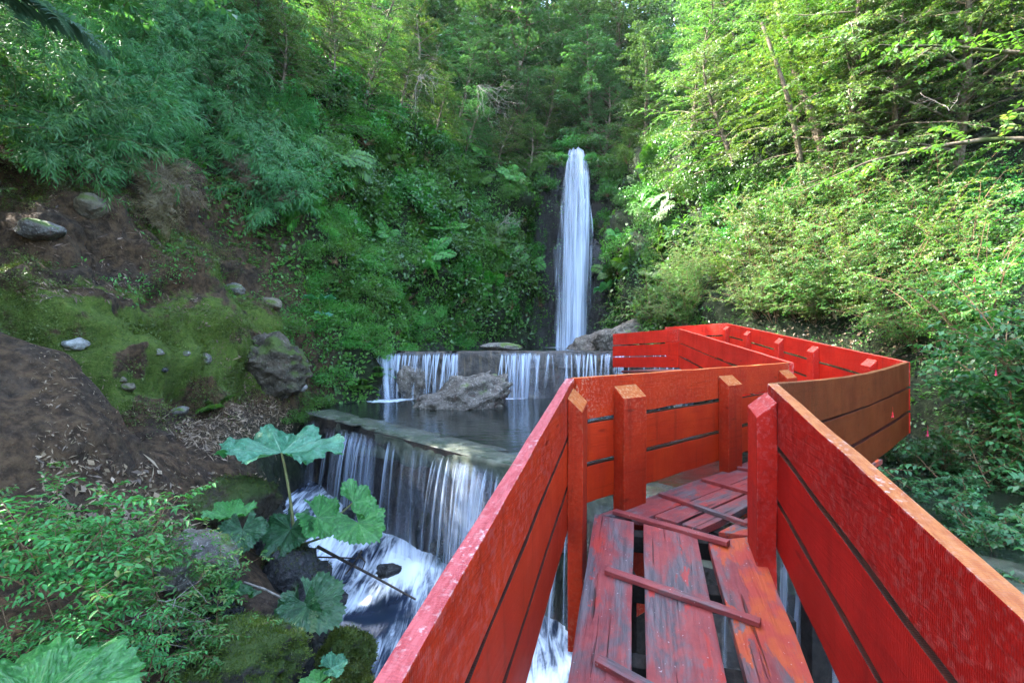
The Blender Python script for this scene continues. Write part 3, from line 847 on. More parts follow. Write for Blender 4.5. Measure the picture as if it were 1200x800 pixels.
# outer edge line; the plank's thickness lies on the path side
p0 = C1L + e1 * 1.9
rl1 = railing(p0, C1L, -1, 'paint_left', (), seed=1, lab='near left railing with worn pink top edge and deep orange-red planks')
C1R = Vector((1.495, 2.835, -.245)); eR = Vector((-.53, -1.923, -.279))
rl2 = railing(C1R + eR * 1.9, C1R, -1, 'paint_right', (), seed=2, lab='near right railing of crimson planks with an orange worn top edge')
rl3 = railing((.433, 3.235, -.245), (3.19, 5.56, -.245), 1, 'paint_lit_orange', (.145, .575, .95), seed=3, lab='middle railing of orange-red planks facing the viewer, three posts')
rl4 = railing((1.57, 2.84, -.245), (4.75, 5.79, -.245), 1, 'paint_lit_brown', (), bow=-.045, seed=4, lab='weathered brown railing seen from outside, its top edge bowed')
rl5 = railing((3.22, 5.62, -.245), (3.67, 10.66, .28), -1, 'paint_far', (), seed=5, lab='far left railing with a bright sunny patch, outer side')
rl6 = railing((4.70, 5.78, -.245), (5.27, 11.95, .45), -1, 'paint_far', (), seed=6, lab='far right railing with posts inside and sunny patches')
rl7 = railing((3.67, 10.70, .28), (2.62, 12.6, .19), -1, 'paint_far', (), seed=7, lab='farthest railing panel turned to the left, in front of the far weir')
rl8 = railing((5.27, 11.95, .45), (4.3, 13.6, .40), -1, 'paint_far', (), seed=8)


def add_post(e, p0, p1, f, side, mat, seed, w=.27, t=.095, off=.0):
    p0 = Vector(p0); p1 = Vector(p1); d = p1 - p0; L = math.hypot(d.x, d.y); sl = d.z / L; x = f * L
    o = link('post', post_mesh(w, t, sl * x - 1.6, -.07 + sl * x, .085, side, seed, sl), e, MAT[mat])
    o.location = (x - w / 2, off, 0)


# near posts: the left one against the left railing's inner face, the right one against the right railing
add_post(rl1, p0, C1L, .962, 1, 'post', 51, .25, .09, -TB - .002)
add_post(rl2, C1R + eR * 1.9, C1R, .972, -1, 'post_pink', 52, .25, .10, .002)
for k, f in enumerate((.098, .324, .518, .76, .97)):
    add_post(rl6, (4.70, 5.78, -.245), (5.27, 11.95, .45), f, -1, 'paint_far', 60 + k, .2, .09, .002)

# decks
ZD = -1.195
RS = .161
r1 = np.array([.257, .966])                               # heading of the first ramp
O1 = np.array([.9, 2.95])


def ramp_pt(px, py):
    """photo pixel -> point on the first ramp's deck plane"""
    d = ray(px, py); n = Vector((-r1[0] * RS, -r1[1] * RS, 1)); p = Vector((O1[0], O1[1], ZD))
    return d * (n.dot(p) / n.dot(d))


def slab(name, quad, th, mat, parent, lab=None, seed=0, nseg=10):
    """board from 4 top corners: near-left, near-right, far-right, far-left; local X along"""
    a, b, c, d = [Vector(q) for q in quad]; r = random.Random(seed)
    X_ = ((c + d) - (a + b)).normalized(); Zu = X_.cross((a - b).cross(Vector((0, 0, 1))).cross(Vector((0, 0, 1)))).normalized()
    side = (a + d - b - c).normalized(); Zu = X_.cross(side).normalized(); Yl = Zu.cross(X_)
    if Zu.z < 0: Zu = -Zu
    M = Matrix((X_, Yl, Zu)).transposed().to_4x4(); M.translation = a
    inv = M.inverted(); bm = bmesh.new(); rows = []
    for i in range(nseg + 1):
        t = i / nseg; l = inv @ (a.lerp(d, t)); q = inv @ (b.lerp(c, t))
        j = lambda s: r.uniform(-s, s)
        e0 = 0 if i in (0, nseg) else .003
        l.y += j(e0); q.y += j(e0); l.z += j(.0015); q.z += j(.0015)
        rows.append([bm.verts.new(p) for p in (l, q, q - Vector((0, 0, th)), l - Vector((0, 0, th)))])
    for A_, B_ in zip(rows, rows[1:]):
        for k in range(4): bm.faces.new((A_[k], A_[(k + 1) % 4], B_[(k + 1) % 4], B_[k]))
    bm.faces.new(rows[0][::-1]); bm.faces.new(rows[-1])
    bmesh.ops.recalc_face_normals(bm, faces=bm.faces)
    ed = [e for e in bm.edges if e.calc_face_angle(0) > .8]
    bmesh.ops.bevel(bm, geom=ed, offset=.004, segments=2, profile=.6, affect='EDGES', clamp_overlap=True)
    me = bpy.data.meshes.new(name); bm.to_mesh(me); bm.free()
    o = link(name, me, parent, MAT[mat]); o.matrix_local = M
    if lab: o['label'] = lab
    return o


dk1 = empty('deck', (0, 0, 0), 0, bw); dk1['label'] = 'near deck section of three long worn planks'
dk2 = empty('deck', (0, 0, 0), 0, bw); dk2['label'] = 'second deck section of narrow planks beyond the long cleat'
dk3 = empty('deck', (0, 0, 0), 0, bw)


def ext(near_px, far_px, back=1.6):
    n = ramp_pt(*near_px); f = ramp_pt(*far_px)
    return n + (n - f).normalized() * back, f


for k, (nl, nr, fr, fl, mt) in enumerate([((665, 800), (739, 800), (743, 611), (697, 602), 'deck_pink'),
                                          ((757, 800), (852, 800), (817, 629), (754, 613), 'deck_pink'),
                                          ((876, 800), (955, 800), (886, 628), (830, 633), 'deck_orange')]):
    a, d = ext(nl, fl); b, c = ext(nr, fr)
    slab('deck_board', (a, b, c, d), .05, mt, dk1, seed=k, lab=('plank with orange paint left along it' if k == 2 else None))


def z2(px, py): return on_z(px, py, ZD)


far_a, far_b = on_z(1010, 484, ZD), None
h2 = Vector((2.757, 2.325, 0)).normalized()


def run2(px, py, L): return z2(px, py) + h2 * L


for k, (nl, nr, L1, L2, mt) in enumerate([((701, 603), (757, 607), 4.0, 4.0, 'deck_pink'), ((767, 604), (794, 612), 3.7, 3.7, 'deck_pink'),
                                          ((799, 613), (821, 620), 3.4, 3.4, 'deck_pink'), ((842, 623), (880, 627), 3.0, 3.0, 'deck_orange')]):
    slab('deck_board', (z2(*nl), z2(*nr), run2(*nr, L2), run2(*nl, L1)), .05, mt, dk2, seed=20 + k, nseg=16)


def cleat(pa, pb, plane, parent, w=.045, h=.028, seed=0):
    a = plane(*pa); b = plane(*pb); d = (b - a).normalized()
    up = Vector((-r1[0] * RS, -r1[1] * RS, 1)).normalized() if plane is ramp_pt else Vector((0, 0, 1))
    s = up.cross(d).normalized() * w
    q = [a + up * h, a - s + up * h, b - s + up * h, b + up * h]
    slab('cleat', q, h - .001, 'cleat', parent, seed=seed, nseg=8)


cleat((712, 668), (892, 729), ramp_pt, dk1, seed=41)
cleat((703, 772), (870, 860), ramp_pt, dk1, seed=42)
cleat((723, 601), (856, 638), lambda x, y: z2(x, y) + Vector((0, 0, .004)), dk2, seed=43, w=.06)
cleat((776, 580), (879, 616), z2, dk2, seed=44)
cleat((826, 563), (895, 583), z2, dk2, seed=45)
cleat((860, 548), (895, 555), z2, dk2, seed=46)
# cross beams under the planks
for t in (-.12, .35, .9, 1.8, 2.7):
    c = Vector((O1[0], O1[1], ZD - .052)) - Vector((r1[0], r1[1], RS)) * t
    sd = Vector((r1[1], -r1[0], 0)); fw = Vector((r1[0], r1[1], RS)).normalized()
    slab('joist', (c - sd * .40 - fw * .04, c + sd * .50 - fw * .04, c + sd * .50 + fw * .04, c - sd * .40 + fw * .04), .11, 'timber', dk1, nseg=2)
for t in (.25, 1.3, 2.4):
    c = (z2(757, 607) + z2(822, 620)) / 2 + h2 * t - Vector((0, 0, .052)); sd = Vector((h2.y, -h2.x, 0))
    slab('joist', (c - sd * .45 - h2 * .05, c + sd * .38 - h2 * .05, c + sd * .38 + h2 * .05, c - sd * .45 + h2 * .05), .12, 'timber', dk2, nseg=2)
# third and fourth sections, seen only through the gaps
d3a, d3b = Vector((3.26, 6.0, ZD + .06)), Vector((3.72, 10.7, .28 - .95)); d4b = Vector((2.75, 12.6, .19 - .95))
for k in range(5):
    o = Vector((.12 + .27 * k, 0, 0)); w = Vector((.25, 0, 0))
    slab('deck_board', (d3a + o, d3a + o + w, d3b + o + w, d3b + o), .05, 'deck_pink', dk3, seed=70 + k)
    q = Vector((.10 + .24 * k, .15 * k, 0)); w4 = Vector((.2, .13, 0))
    slab('deck_board', (d3b + q + Vector((0, .04, 0)), d3b + q + w4, d4b + q + w4, d4b + q), .05, 'deck_pink', dk3, seed=80 + k)
for px_, py_, z0_ in ((3.6, 10.5, -2.3), (4.9, 10.7, -2.3), (2.75, 12.3, -2.3), (3.35, 7.6, -2.3), (3.3, 5.9, -2.4), (4.5, 6.2, -2.4), (1.0, 3.9, -2.6), (2.2, 3.5, -3.0), (.62, 2.75, -4.2), (1.3, 2.4, -4.2)):
    ztop = np.interp(py_, [2.4, 3, 5.6, 10.7, 12.6], [-1.35, -1.26, -1.26, -.74, -.83])
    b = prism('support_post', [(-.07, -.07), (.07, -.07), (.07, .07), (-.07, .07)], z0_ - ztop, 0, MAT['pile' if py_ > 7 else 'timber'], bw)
    b.location = (px_, py_, ztop)


# ------------------------------------------------------------------ rocks
def rock_mesh(name, size, seed, sub=4, rough=.28, flat=0.0):
    bm = bmesh.new(); bmesh.ops.create_icosphere(bm, subdivisions=sub, radius=1)
    V = np.array([v.co for v in bm.verts]); s = seed * 3.17
    # facet by clipping with random planes, then noise
    r = np.random.default_rng(seed)
    for _ in range(9):
        n = unit(r.normal(size=3)); h = r.uniform(.62, .9); d = V @ n
        V = V - np.maximum(d - h, 0)[:, None] * n * .85
    V = V * (1 + rough * .7 * fbm(V[:, 0] * 1.4 + s, V[:, 1] * 1.4, V[:, 2] * 1.4, 5))[:, None]
    V = V + unit(V) * (rough * .24 * fbm(V[:, 0] * 5 + s, V[:, 1] * 6, V[:, 2] * 6, 4))[:, None]
    V = V * np.array(size)
    for v, c in zip(bm.verts, V): v.co = c
    for f in bm.faces: f.smooth = True
    me = bpy.data.meshes.new(name); bm.to_mesh(me); bm.free(); return me


def rock(name, loc, size, seed, mat, label, rz=0., sub=4, rough=.28, tilt=(0, 0), group=None, cat='rock'):
    o = link(name, rock_mesh(name, size, seed, sub, rough), None, MAT[mat])
    o.location = loc; o.rotation_euler = (tilt[0], tilt[1], rz)
    return tag(o, label, cat, group)


b = on_z(537, 478, Z_POOL)
rock('boulder', (b.x, b.y + .35, Z_POOL + .16), (1.45, .80, .66), 11, 'rock_pool', 'large speckled grey boulder sitting in the upper pool', .15, 5, .42, (.05, -.26), cat='boulder')
for px_, py_, d_, sz, sd, lb in [(700, 330, 22.9, (.9, .6, 1.6), 94, 'dark overhanging rock right of the falling water')]:
    rock('boulder', at(px_, py_, d_), sz, sd, 'rock_wet', lb, sd, 4, .4, cat='rock')
b = on_z(484, 466, Z_POOL)
rock('boulder', (b.x, b.y, Z_POOL + .3), (.52, .5, .66), 5, 'rock_pool', 'smaller mossy boulder behind the large one in the pool', .4, 5, .35, cat='boulder')
rock('flat_rock', (at(586, 407, 14.6)), (.68, .4, .14), 8, 'rock', 'flat grey rock lying on the far weir', .1, 4, .2)
rock('boulder', at(690, 412, 18.2), (1.35, 1.0, .62), 21, 'rock_pool', 'light grey rock at the foot of the waterfall, right side', .3, 5, .4, (.0, -.35), cat='boulder')
rock('boulder', at(742, 400, 17.2), (1.3, .9, .8), 23, 'rock_pool', 'pale sunlit rock under the round bush beside the farthest railing', .3, 5, .4, cat='boulder')


def rock_px(name, px, py, size, seed, mat, label, sink=.25, **k):
    h, n = hit(px, py)
    return rock(name, h + Vector((0, 0, size[2] * (1 - sink) * .4)), size, seed, mat, label, **k)


rock_px('boulder', 312, 440, (.85, .7, .80), 31, 'rock_bank', 'big earthy brown boulder at the corner of the mossy bank', sub=5, rough=.4, cat='boulder')
for px, py, s, sd, mt, lb in [
    (66, 406, (.17, .15, .11), 41, 'stone_pale', 'pale brown stone perched on the edge of the soil mound'),
    (263, 340, (.30, .22, .17), 42, 'rock', 'grey angular stone stuck out of the mossy bank'),
    (346, 457, (.14, .12, .11), 43, 'stone_pale', 'white round stone at the foot of the big earthy boulder'),
    (326, 466, (.13, .11, .07), 44, 'rock', 'small flat grey stone left of the white round stone'),
    (88, 242, (.28, .25, .24), 45, 'stone_brown', 'round brown boulder under the bamboo at the top of the bank'),
    (22, 268, (.36, .3, .16), 46, 'rock', 'flat grey rock under the bamboo at the left edge'),
    (171, 414, (.075, .07, .055), 47, 'rock', 'small dark stone in the moss, upper left of a pair'),
    (205, 416, (.07, .065, .055), 48, 'rock', 'small dark stone in the moss, right one of a pair'),
    (176, 436, (.09, .07, .045), 49, 'rock_wet', 'small flat blackish stone below the pair in the moss'),
    (125, 448, (.06, .055, .05), 50, 'stone_brown', 'tiny greenish stone low in the moss above the mound'),
    (228, 424, (.13, .10, .13), 51, 'rock', 'angular grey stone at the lower right of the moss patch'),
    (310, 357, (.26, .22, .17), 52, 'stone_brown', 'brown stone in the bank above the big earthy boulder'),
    (195, 487, (.16, .13, .09), 53, 'rock', 'small grey stone lying in the dry leaf litter'),
    (130, 458, (.12, .09, .08), 54, 'stone_brown', 'rounded brown stone where the mound meets the moss')]:
    rock_px('stone', px, py, s, sd, mt, lb, group='stones on the left bank', cat='stone', sub=3)
def moss_on(o, n, seed, up=-.05):
    me = o.data; rng = np.random.default_rng(seed)
    V = np.array([v.co for v in me.vertices]); N = np.array([v.normal for v in me.vertices])
    R = np.array(o.rotation_euler.to_matrix()); ok = np.where((N @ R.T)[:, 2] > up)[0]
    i = rng.choice(ok, n); P = V[i] + rng.normal(0, .012, (n, 3)); P = P - N[i] * .004
    D = unit(N[i] + rng.normal(0, .55, (n, 3))); g = Geo()
    cl = np.clip(.5 + .9 * fbm(P[:, 0] * 9, P[:, 1] * 9, P[:, 2] * 9, 2), 0, 1)
    g.leaves(P, D, rng.normal(0, 1, (n, 3)), rng.uniform(.014, .034, n), .008, 'kite', .2, rnd=cl * .7 + rng.random(n) * .3, rng=rng)
    link('moss', g.mesh('moss'), o, MAT['mossleaf'])


for px, py, dpt, s, sd, mt, lb in [
    (268, 592, 6.2, (.62, .5, .42), 61, 'rock_dark', 'dark brown boulder behind the gunnera leaves'),
    (225, 655, 4.7, (.4, .36, .28), 62, 'rock', 'grey rock showing through the leafy shrub'),
    (295, 775, 3.9, (.50, .42, .32), 63, 'rock_mossy', 'green moss-covered rock at the bottom edge'),
    (405, 770, 4.5, (.26, .25, .22), 64, 'rock_mossy', 'moss-covered rock beside the near railing'),
    (405, 806, 4.2, (.30, .25, .15), 68, 'rock_mossy', 'low mossy rock cut by the bottom edge near the railing'),
    (240, 730, 4.2, (.40, .32, .26), 65, 'rock_wet', 'wet blackish rock behind the dry twigs'),
    (345, 765, 4.6, (.42, .4, .35), 66, 'rock_wet', 'wet dark rock between the two mossy rocks'),
    (340, 690, 5.9, (.55, .5, .5), 67, 'rock_wet', 'wet black rock below the dark gunnera leaf'),
    (376, 712, 5.6, (.32, .3, .2), 69, 'rock_wet', 'low wet rock at the edge of the white water'),
    (300, 640, 6.6, (.5, .4, .5), 71, 'rock_wet', 'tall wet dark rock at the left edge of the stream'),
    (520, 640, 7.2, (.2, .2, .1), 70, 'rock_wet', 'dark stone in the foam at the foot of the near weir'),
    (415, 598, 8.6, (.24, .2, .16), 72, 'rock_wet', 'dark stone in the foam behind the gunnera leaves'),
    (455, 668, 6.6, (.18, .16, .1), 73, 'rock_wet', 'small black stone in the stream beside the fallen branch')]:
    o = rock('boulder' if s[0] > .3 else 'stone', at(px, py, dpt), s, sd, mt, lb, rz=sd, sub=5 if mt == 'rock_mossy' else 4, rough=.35, cat='rock')
    if mt == 'rock_mossy': moss_on(o, 9000, sd)
    elif sd in (61, 65, 67): moss_on(o, 2200, sd, .45)


# ------------------------------------------------------------------ plant prototypes (each: list of (part name, mesh, material))
def arc(p, d, L, n, droop=0.3, wob=.06, r=None):
    """a path that starts along d and bends down"""
    r = r or random
    p = np.array(p, float); d = unit(np.array(d, float)); pts = [p.copy()]; st = L / n
    for i in range(n):
        d = unit(d + np.array([r.gauss(0, wob), r.gauss(0, wob), r.gauss(0, wob) - droop / n]))
        p = p + d * st; pts.append(p.copy())
    return np.array(pts)


def along(pts, f):
    n = len(pts) - 1; f = np.clip(np.asarray(f) * n, 0, n - 1e-6); i = f.astype(int); t = (f - i)[:, None]
    return pts[i] * (1 - t) + pts[i + 1] * t, unit(pts[i + 1] - pts[i])


def twig_leaves(g, pts, n, L, W, shape='kite', f0=.15, flat=.35, droop=.2, rng=RNG, ang=.9, tone=None):
    """two-ranked leaves along a twig, lying near the horizontal"""
    f = np.linspace(f0, 1, n); P, T = along(pts, f)
    side = np.where(np.arange(n) % 2, 1., -1.)[:, None]
    up = unit(np.array([0, 0, 1.]) + rng.normal(0, flat, (n, 3)))
    S = unit(np.cross(T, up)) * side
    D = unit(T * (1.2 - ang) + S * ang + rng.normal(0, .18, (n, 3)) - np.array([0, 0, .12]))
    g.leaves(P, D, up, L * rng.uniform(.7, 1.2, n), W * rng.uniform(.75, 1.15, n), shape, droop, rng=rng,
             rnd=np.clip((rng.random() if tone is None else tone) * .6 + rng.random(n) * .45, 0, 1))


def proto_tree(seed, h=7., spread=2.6, first=.25, limbs=30, leafL=.085, leafW=.05, twigs=9, nl=16, mat='beech', droop=.55, lean=.05, dense=1.0):
    r = random.Random(seed); rng = np.random.default_rng(seed); w = Geo(); g = Geo()
    trunk = arc((0, 0, -.5), (r.gauss(0, lean), r.gauss(0, lean), 1), h + .5, 14, 0, .04, r)
    w.tube(trunk, .018 * h + .05, .015, 8)
    for k in range(limbs):
        f = first + (1 - first) * (k + r.random()) / limbs
        P, T = along(trunk, [f]); az = k * 2.4 + r.uniform(-.5, .5)
        L = spread * (1.15 - .85 * f) * r.uniform(.7, 1.15) + .3
        lim = arc(P[0], (math.cos(az), math.sin(az), r.uniform(.25, .7)), L, 8, droop, .09, r)
        w.tube(lim, .011 * L + .012, .005, 5)
        for t in np.linspace(.22, 1, twigs):
            for sgn in ((-1, 1) if t < .99 else (0,)):
                Q, U = along(lim, [t]); a = sgn * r.uniform(.7, 1.15)
                c, s_ = math.cos(a), math.sin(a); u = U[0]
                d = (u[0] * c - u[1] * s_, u[0] * s_ + u[1] * c, u[2] * .6 + r.uniform(-.15, .2))
                tl = (.30 + .22 * L * (1 - t)) * r.uniform(.7, 1.3)
                tw = arc(Q[0], d, tl, 4, .35, .12, r)
                w.tube(tw, .005, .002, 3)
                twig_leaves(g, tw, max(4, int(nl * dense * tl / .5)), leafL, leafW, rng=rng, flat=.45)
    return [('crown', g.mesh('crown'), mat), ('trunk', w.mesh('trunk', True), 'bark')]


def proto_arching(seed, n=14, L=3.0, leafL=.066, leafW=.034, mat='bush', nl=20, spread=.55, droop=.75, twigs=11, shape='kite', wood='twig', wr=.014):
    """many stems from one base, fanning out and arching"""
    r = random.Random(seed); rng = np.random.default_rng(seed); w = Geo(); g = Geo()
    for k in range(n):
        az = k * 2.4 + r.uniform(-.4, .4); el = r.uniform(.15, 1) * spread
        l = L * r.uniform(.6, 1.1)
        st = arc((r.gauss(0, .12), r.gauss(0, .12), -.15), (math.cos(az) * el, math.sin(az) * el, 1), l, 10, droop, .08, r)
        w.tube(st, wr, .004, 5)
        for t in np.linspace(.22, 1, twigs):
            for _ in range(2):
                Q, U = along(st, [t + r.uniform(-.03, .03)]); a = r.uniform(0, 6.28)
                d = unit(U[0] * .5 + np.array([math.cos(a), math.sin(a), r.uniform(-.1, .35)]))
                tl = r.uniform(.25, .55) * (1.1 - .4 * t) * L / 3 + .08
                tw = arc(Q[0], d, tl, 4, .4, .12, r); w.tube(tw, .004, .0015, 3)
                twig_leaves(g, tw, max(5, int(nl * tl / .5)), leafL, leafW, shape, rng=rng, flat=.4)
    return [('foliage', g.mesh('foliage'), mat), ('stem', w.mesh('stem', True), wood)]


def proto_bamboo(seed, n=34, L=2.6, mat='bamboo', leafL=.18, leafW=.023, lean=(0, 0)):
    r = random.Random(seed); rng = np.random.default_rng(seed); w = Geo(); g = Geo()
    for k in range(n):
        az = r.uniform(0, 6.28); el = r.uniform(.1, .65)
        l = L * r.uniform(.55, 1.1)
        st = arc((r.gauss(0, .16), r.gauss(0, .16), -.15), (math.cos(az) * el + lean[0], math.sin(az) * el + lean[1], 1), l, 12, 1.25, .05, r)
        w.tube(st, .010, .003, 4)
        for t in np.linspace(.2, 1, 15):
            Q, U = along(st, [t]); m = r.randint(2, 4)
            for _ in range(m):
                a = r.uniform(0, 6.28); d = unit(U[0] * .7 + np.array([math.cos(a), math.sin(a), -.1]) * .8)
                tw = arc(Q[0], d, r.uniform(.15, .38), 4, .7, .1, r)
                nl = r.randint(5, 8); f = np.linspace(.2, 1, nl); P, T = along(tw, f)
                up = unit(np.array([0, 0, 1.]) + rng.normal(0, .5, (nl, 3)))
                S = unit(np.cross(T, up)) * np.where(np.arange(nl) % 2, 1., -1.)[:, None]
                g.leaves(P, T * .9 + S * .55 + rng.normal(0, .15, (nl, 3)) - np.array([0, 0, .25]), up, leafL * rng.uniform(.6, 1.2, nl), leafW * rng.uniform(.8, 1.2, nl), 'kite', .22, rng=rng, rnd=np.clip(r.random() * .7 + rng.random(nl) * .35, 0, 1))
    return [('foliage', g.mesh('foliage'), mat), ('stem', w.mesh('stem', True), 'culm')]


def proto_fern(seed, n=13, L=.95, mat='fern', pairs=26, el=(.35, 1.1), droop=1.2, pw=.24):
    r = random.Random(seed); rng = np.random.default_rng(seed); g = Geo(); w = Geo()
    for k in range(n):
        az = k * 2.4 + r.uniform(-.3, .3); e = r.uniform(*el); l = L * r.uniform(.7, 1.15)
        st = arc((0, 0, 0), (math.cos(az) * math.cos(e), math.sin(az) * math.cos(e), math.sin(e)), l, 12, droop, .03, r)
        w.tube(st, .006 * L, .0015, 3)
        f = np.repeat(np.linspace(.1, 1, pairs), 2); P, T = along(st, f); m = len(f)
        sd = np.where(np.arange(m) % 2, 1., -1.)[:, None]
        up = unit(np.array([0, 0, 1.]) + T * -.0 + rng.normal(0, .1, (m, 3)))
        S = unit(np.cross(T, up)) * sd
        prof = np.sin(np.clip(f * .93 + .07, 0, 1) * math.pi) ** .7 * .30 * l + .01
        g.leaves(P, S + T * .35 - np.array([0, 0, .15]), up, prof, prof * pw + .006, 'kite', .12, rng=rng)
    return [('frond', g.mesh('frond'), mat), ('stalk', w.mesh('stalk', True), 'culm')]


def proto_shrub(seed, R=(.8, .8, .6), n=2600, leafL=.075, leafW=.048, mat='broad', clumps=26, shape='kite'):
    """dense low shrub: leafy clumps on branched stems"""
    r = random.Random(seed); rng = np.random.default_rng(seed); w = Geo(); g = Geo(); R = np.array(R)
    for k in range(clumps):
        d = unit(np.array([r.gauss(0, 1), r.gauss(0, 1), abs(r.gauss(.3, .7))])); c = d * R * r.uniform(.55, 1.05)
        st = arc((0, 0, -.1), d + np.array([0, 0, .5]), np.linalg.norm(c), 6, .3, .08, r)
        st = st + (c - st[-1]) * np.linspace(0, 1, len(st))[:, None]
        w.tube(st, .010, .003, 4)
        m = int(n / clumps * r.uniform(.5, 1.5)); cr = r.uniform(.16, .30) * R.mean() / .7
        o = rng.normal(0, 1, (m, 3)); o = unit(o) * (rng.random((m, 1)) ** .4) * cr * np.array([1.25, 1.25, .75])
        P = c + o; D = unit(o + np.array([0, 0, -.1]) * cr + rng.normal(0, .5, (m, 3)) * cr)
        up = unit(np.array([0, 0, .8]) + unit(o) * .6 + rng.normal(0, .8, (m, 3)))
        g.leaves(P, D, up, leafL * rng.uniform(.6, 1.25, m), leafW * rng.uniform(.7, 1.2, m), shape, .2, rng=rng, rnd=np.clip(r.random() * .65 + rng.random(m) * .4, 0, 1))
    return [('foliage', g.mesh('foliage'), mat), ('stem', w.mesh('stem', True), 'twig')]


def proto_leafy(seed, n=9, L=.75, leafL=.06, leafW=.03, mat='fore', twigs=6, nl=9):
    """open foreground shrub with clear ovate leaves in flat sprays"""
    r = random.Random(seed); rng = np.random.default_rng(seed); w = Geo(); g = Geo()
    for k in range(n):
        az = k * 2.4 + r.uniform(-.4, .4); el = r.uniform(.2, 1.1)
        l = L * r.uniform(.6, 1.1)
        st = arc((r.gauss(0, .05), r.gauss(0, .05), -.1), (math.cos(az) * el, math.sin(az) * el, 1), l, 8, .7, .09, r)
        w.tube(st, .006, .002, 5)
        for t in np.linspace(.25, 1, twigs):
            for _ in range(2):
                Q, U = along(st, [t]); a = r.uniform(0, 6.28)
                d = unit(U[0] * .5 + np.array([math.cos(a), math.sin(a), .15]))
                tl = r.uniform(.12, .30) * L / .75
                tw = arc(Q[0], d, tl, 5, .45, .1, r); w.tube(tw, .0025, .001, 3)
                twig_leaves(g, tw, nl, leafL, leafW, 'ovate', rng=rng, flat=.3, ang=.8)
    return [('foliage', g.mesh('foliage'), mat), ('stem', w.mesh('stem', True), 'twig')]


def deadbranch(seed, L=1.6, n=9, d0=(1, 0, -.2), curl=.18, r0=.016):
    r = random.Random(seed); w = Geo()
    for k in range(n):
        d = np.array(d0) + np.array([r.gauss(0, .45), r.gauss(0, .3), r.gauss(0, .45)])
        st = arc((0, 0, 0), d, L * r.uniform(.5, 1.1), 12, r.uniform(-.3, 1.1), curl, r)
        w.tube(st, r0 * r.uniform(.6, 1), .004, 5)
        for t in (.4, .55, .7, .85):
            Q, U = along(st, [t]); tw = arc(Q[0], U[0] + np.array([r.gauss(0, .8), r.gauss(0, .5), r.gauss(0, .8)]), L * r.uniform(.15, .4), 7, .4, curl * 1.2, r)
            w.tube(tw, r0 * .4, .002, 4)
    return w.mesh('dead_branch', True)


PROTO = {
    'beech': [proto_tree(1, 6., 3.0, .10, 42, .082, .050, dense=1.25), proto_tree(2, 5.2, 2.8, .08, 40, .082, .050, dense=1.25), proto_tree(3, 7., 3.3, .10, 46, .082, .050, dense=1.25)],
    'forest': [proto_tree(11, 8., 3.4, .06, 48, .17, .11, 9, 12, 'beech_far'), proto_tree(12, 6.5, 3.0, .06, 44, .17, .11, 9, 12, 'beech_far'), proto_tree(13, 9., 3.6, .06, 52, .17, .11, 9, 12, 'beech_far')],
    'canopy': [proto_tree(21, 10., 4.0, .42, 36, .17, .11, 9, 12, 'beech_far', dense=1.1), proto_tree(22, 10., 3.8, .42, 38, .17, .11, 9, 12, 'beech_far', dense=1.1)],
    'bush': [proto_arching(31), proto_arching(32, 16, 2.6), proto_arching(33, 12, 3.4, spread=.7)],
    'shadebush': [proto_arching(41, 18, 2.0, .08, .042, 'shade', 24, twigs=13), proto_arching(42, 18, 1.8, .08, .042, 'shade', 24, .8, twigs=13)],
    'bamboo': [proto_bamboo(51), proto_bamboo(52, 30, 3.0), proto_bamboo(53, 36, 2.2)],
    'drybamboo': [proto_bamboo(54, 20, 1.6, 'bamboo_dry', .16, .016)],
    'fern': [proto_fern(61), proto_fern(62, 11, 1.1), proto_fern(63, 15, .8)],
    'treefern': [proto_fern(65, 10, 1.7, 'treefern', 40, (.1, .8), 1.2, .13)],
    'shrub': [proto_shrub(71, n=1700, leafL=.12, leafW=.075), proto_shrub(72, (1., .9, .7), 1900, .13, .08), proto_shrub(73, (.7, .8, .8), 1900, .09, .055, 'broad')],
    'lightshrub': [proto_shrub(76, (.8, .8, .65), 3000, .065, .04, 'cover'), proto_shrub(77, (.9, .8, .6), 3000, .07, .036, 'cover')],
    'leafy': [proto_leafy(81), proto_leafy(82, 10, .85), proto_leafy(83, 8, .65, .055, .026)],
}
SEEN = {}


def plant(kind, name, loc, label, cat, group=None, s=1.0, rz=None, v=None, tilt=(0, 0), matover=None, squash=1.0):
    pl = PROTO[kind]; p = pl[v if v is not None else random.randrange(len(pl))]
    e = empty(name, loc, 0)
    e.rotation_euler = (tilt[0], tilt[1], random.uniform(0, 6.28) if rz is None else rz)
    e.scale = (s, s, s * squash)
    tag(e, label, cat, group)
    for nm, me, mt in p:
        if not me.materials: me.materials.append(MAT[mt])
        o = bpy.data.objects.new(nm, me); COL.objects.link(o); o.parent = e
        if matover and nm in matover:
            o.material_slots[0].link = 'OBJECT'; o.material_slots[0].material = MAT[matover[nm]]
    return e


def inside(px, py, poly):
    c = False; n = len(poly)
    for i in range(n):
        x1, y1 = poly[i]; x2, y2 = poly[(i + 1) % n]
        if (y1 > py) != (y2 > py) and px < (x2 - x1) * (py - y1) / (y2 - y1) + x1: c = not c
    return c


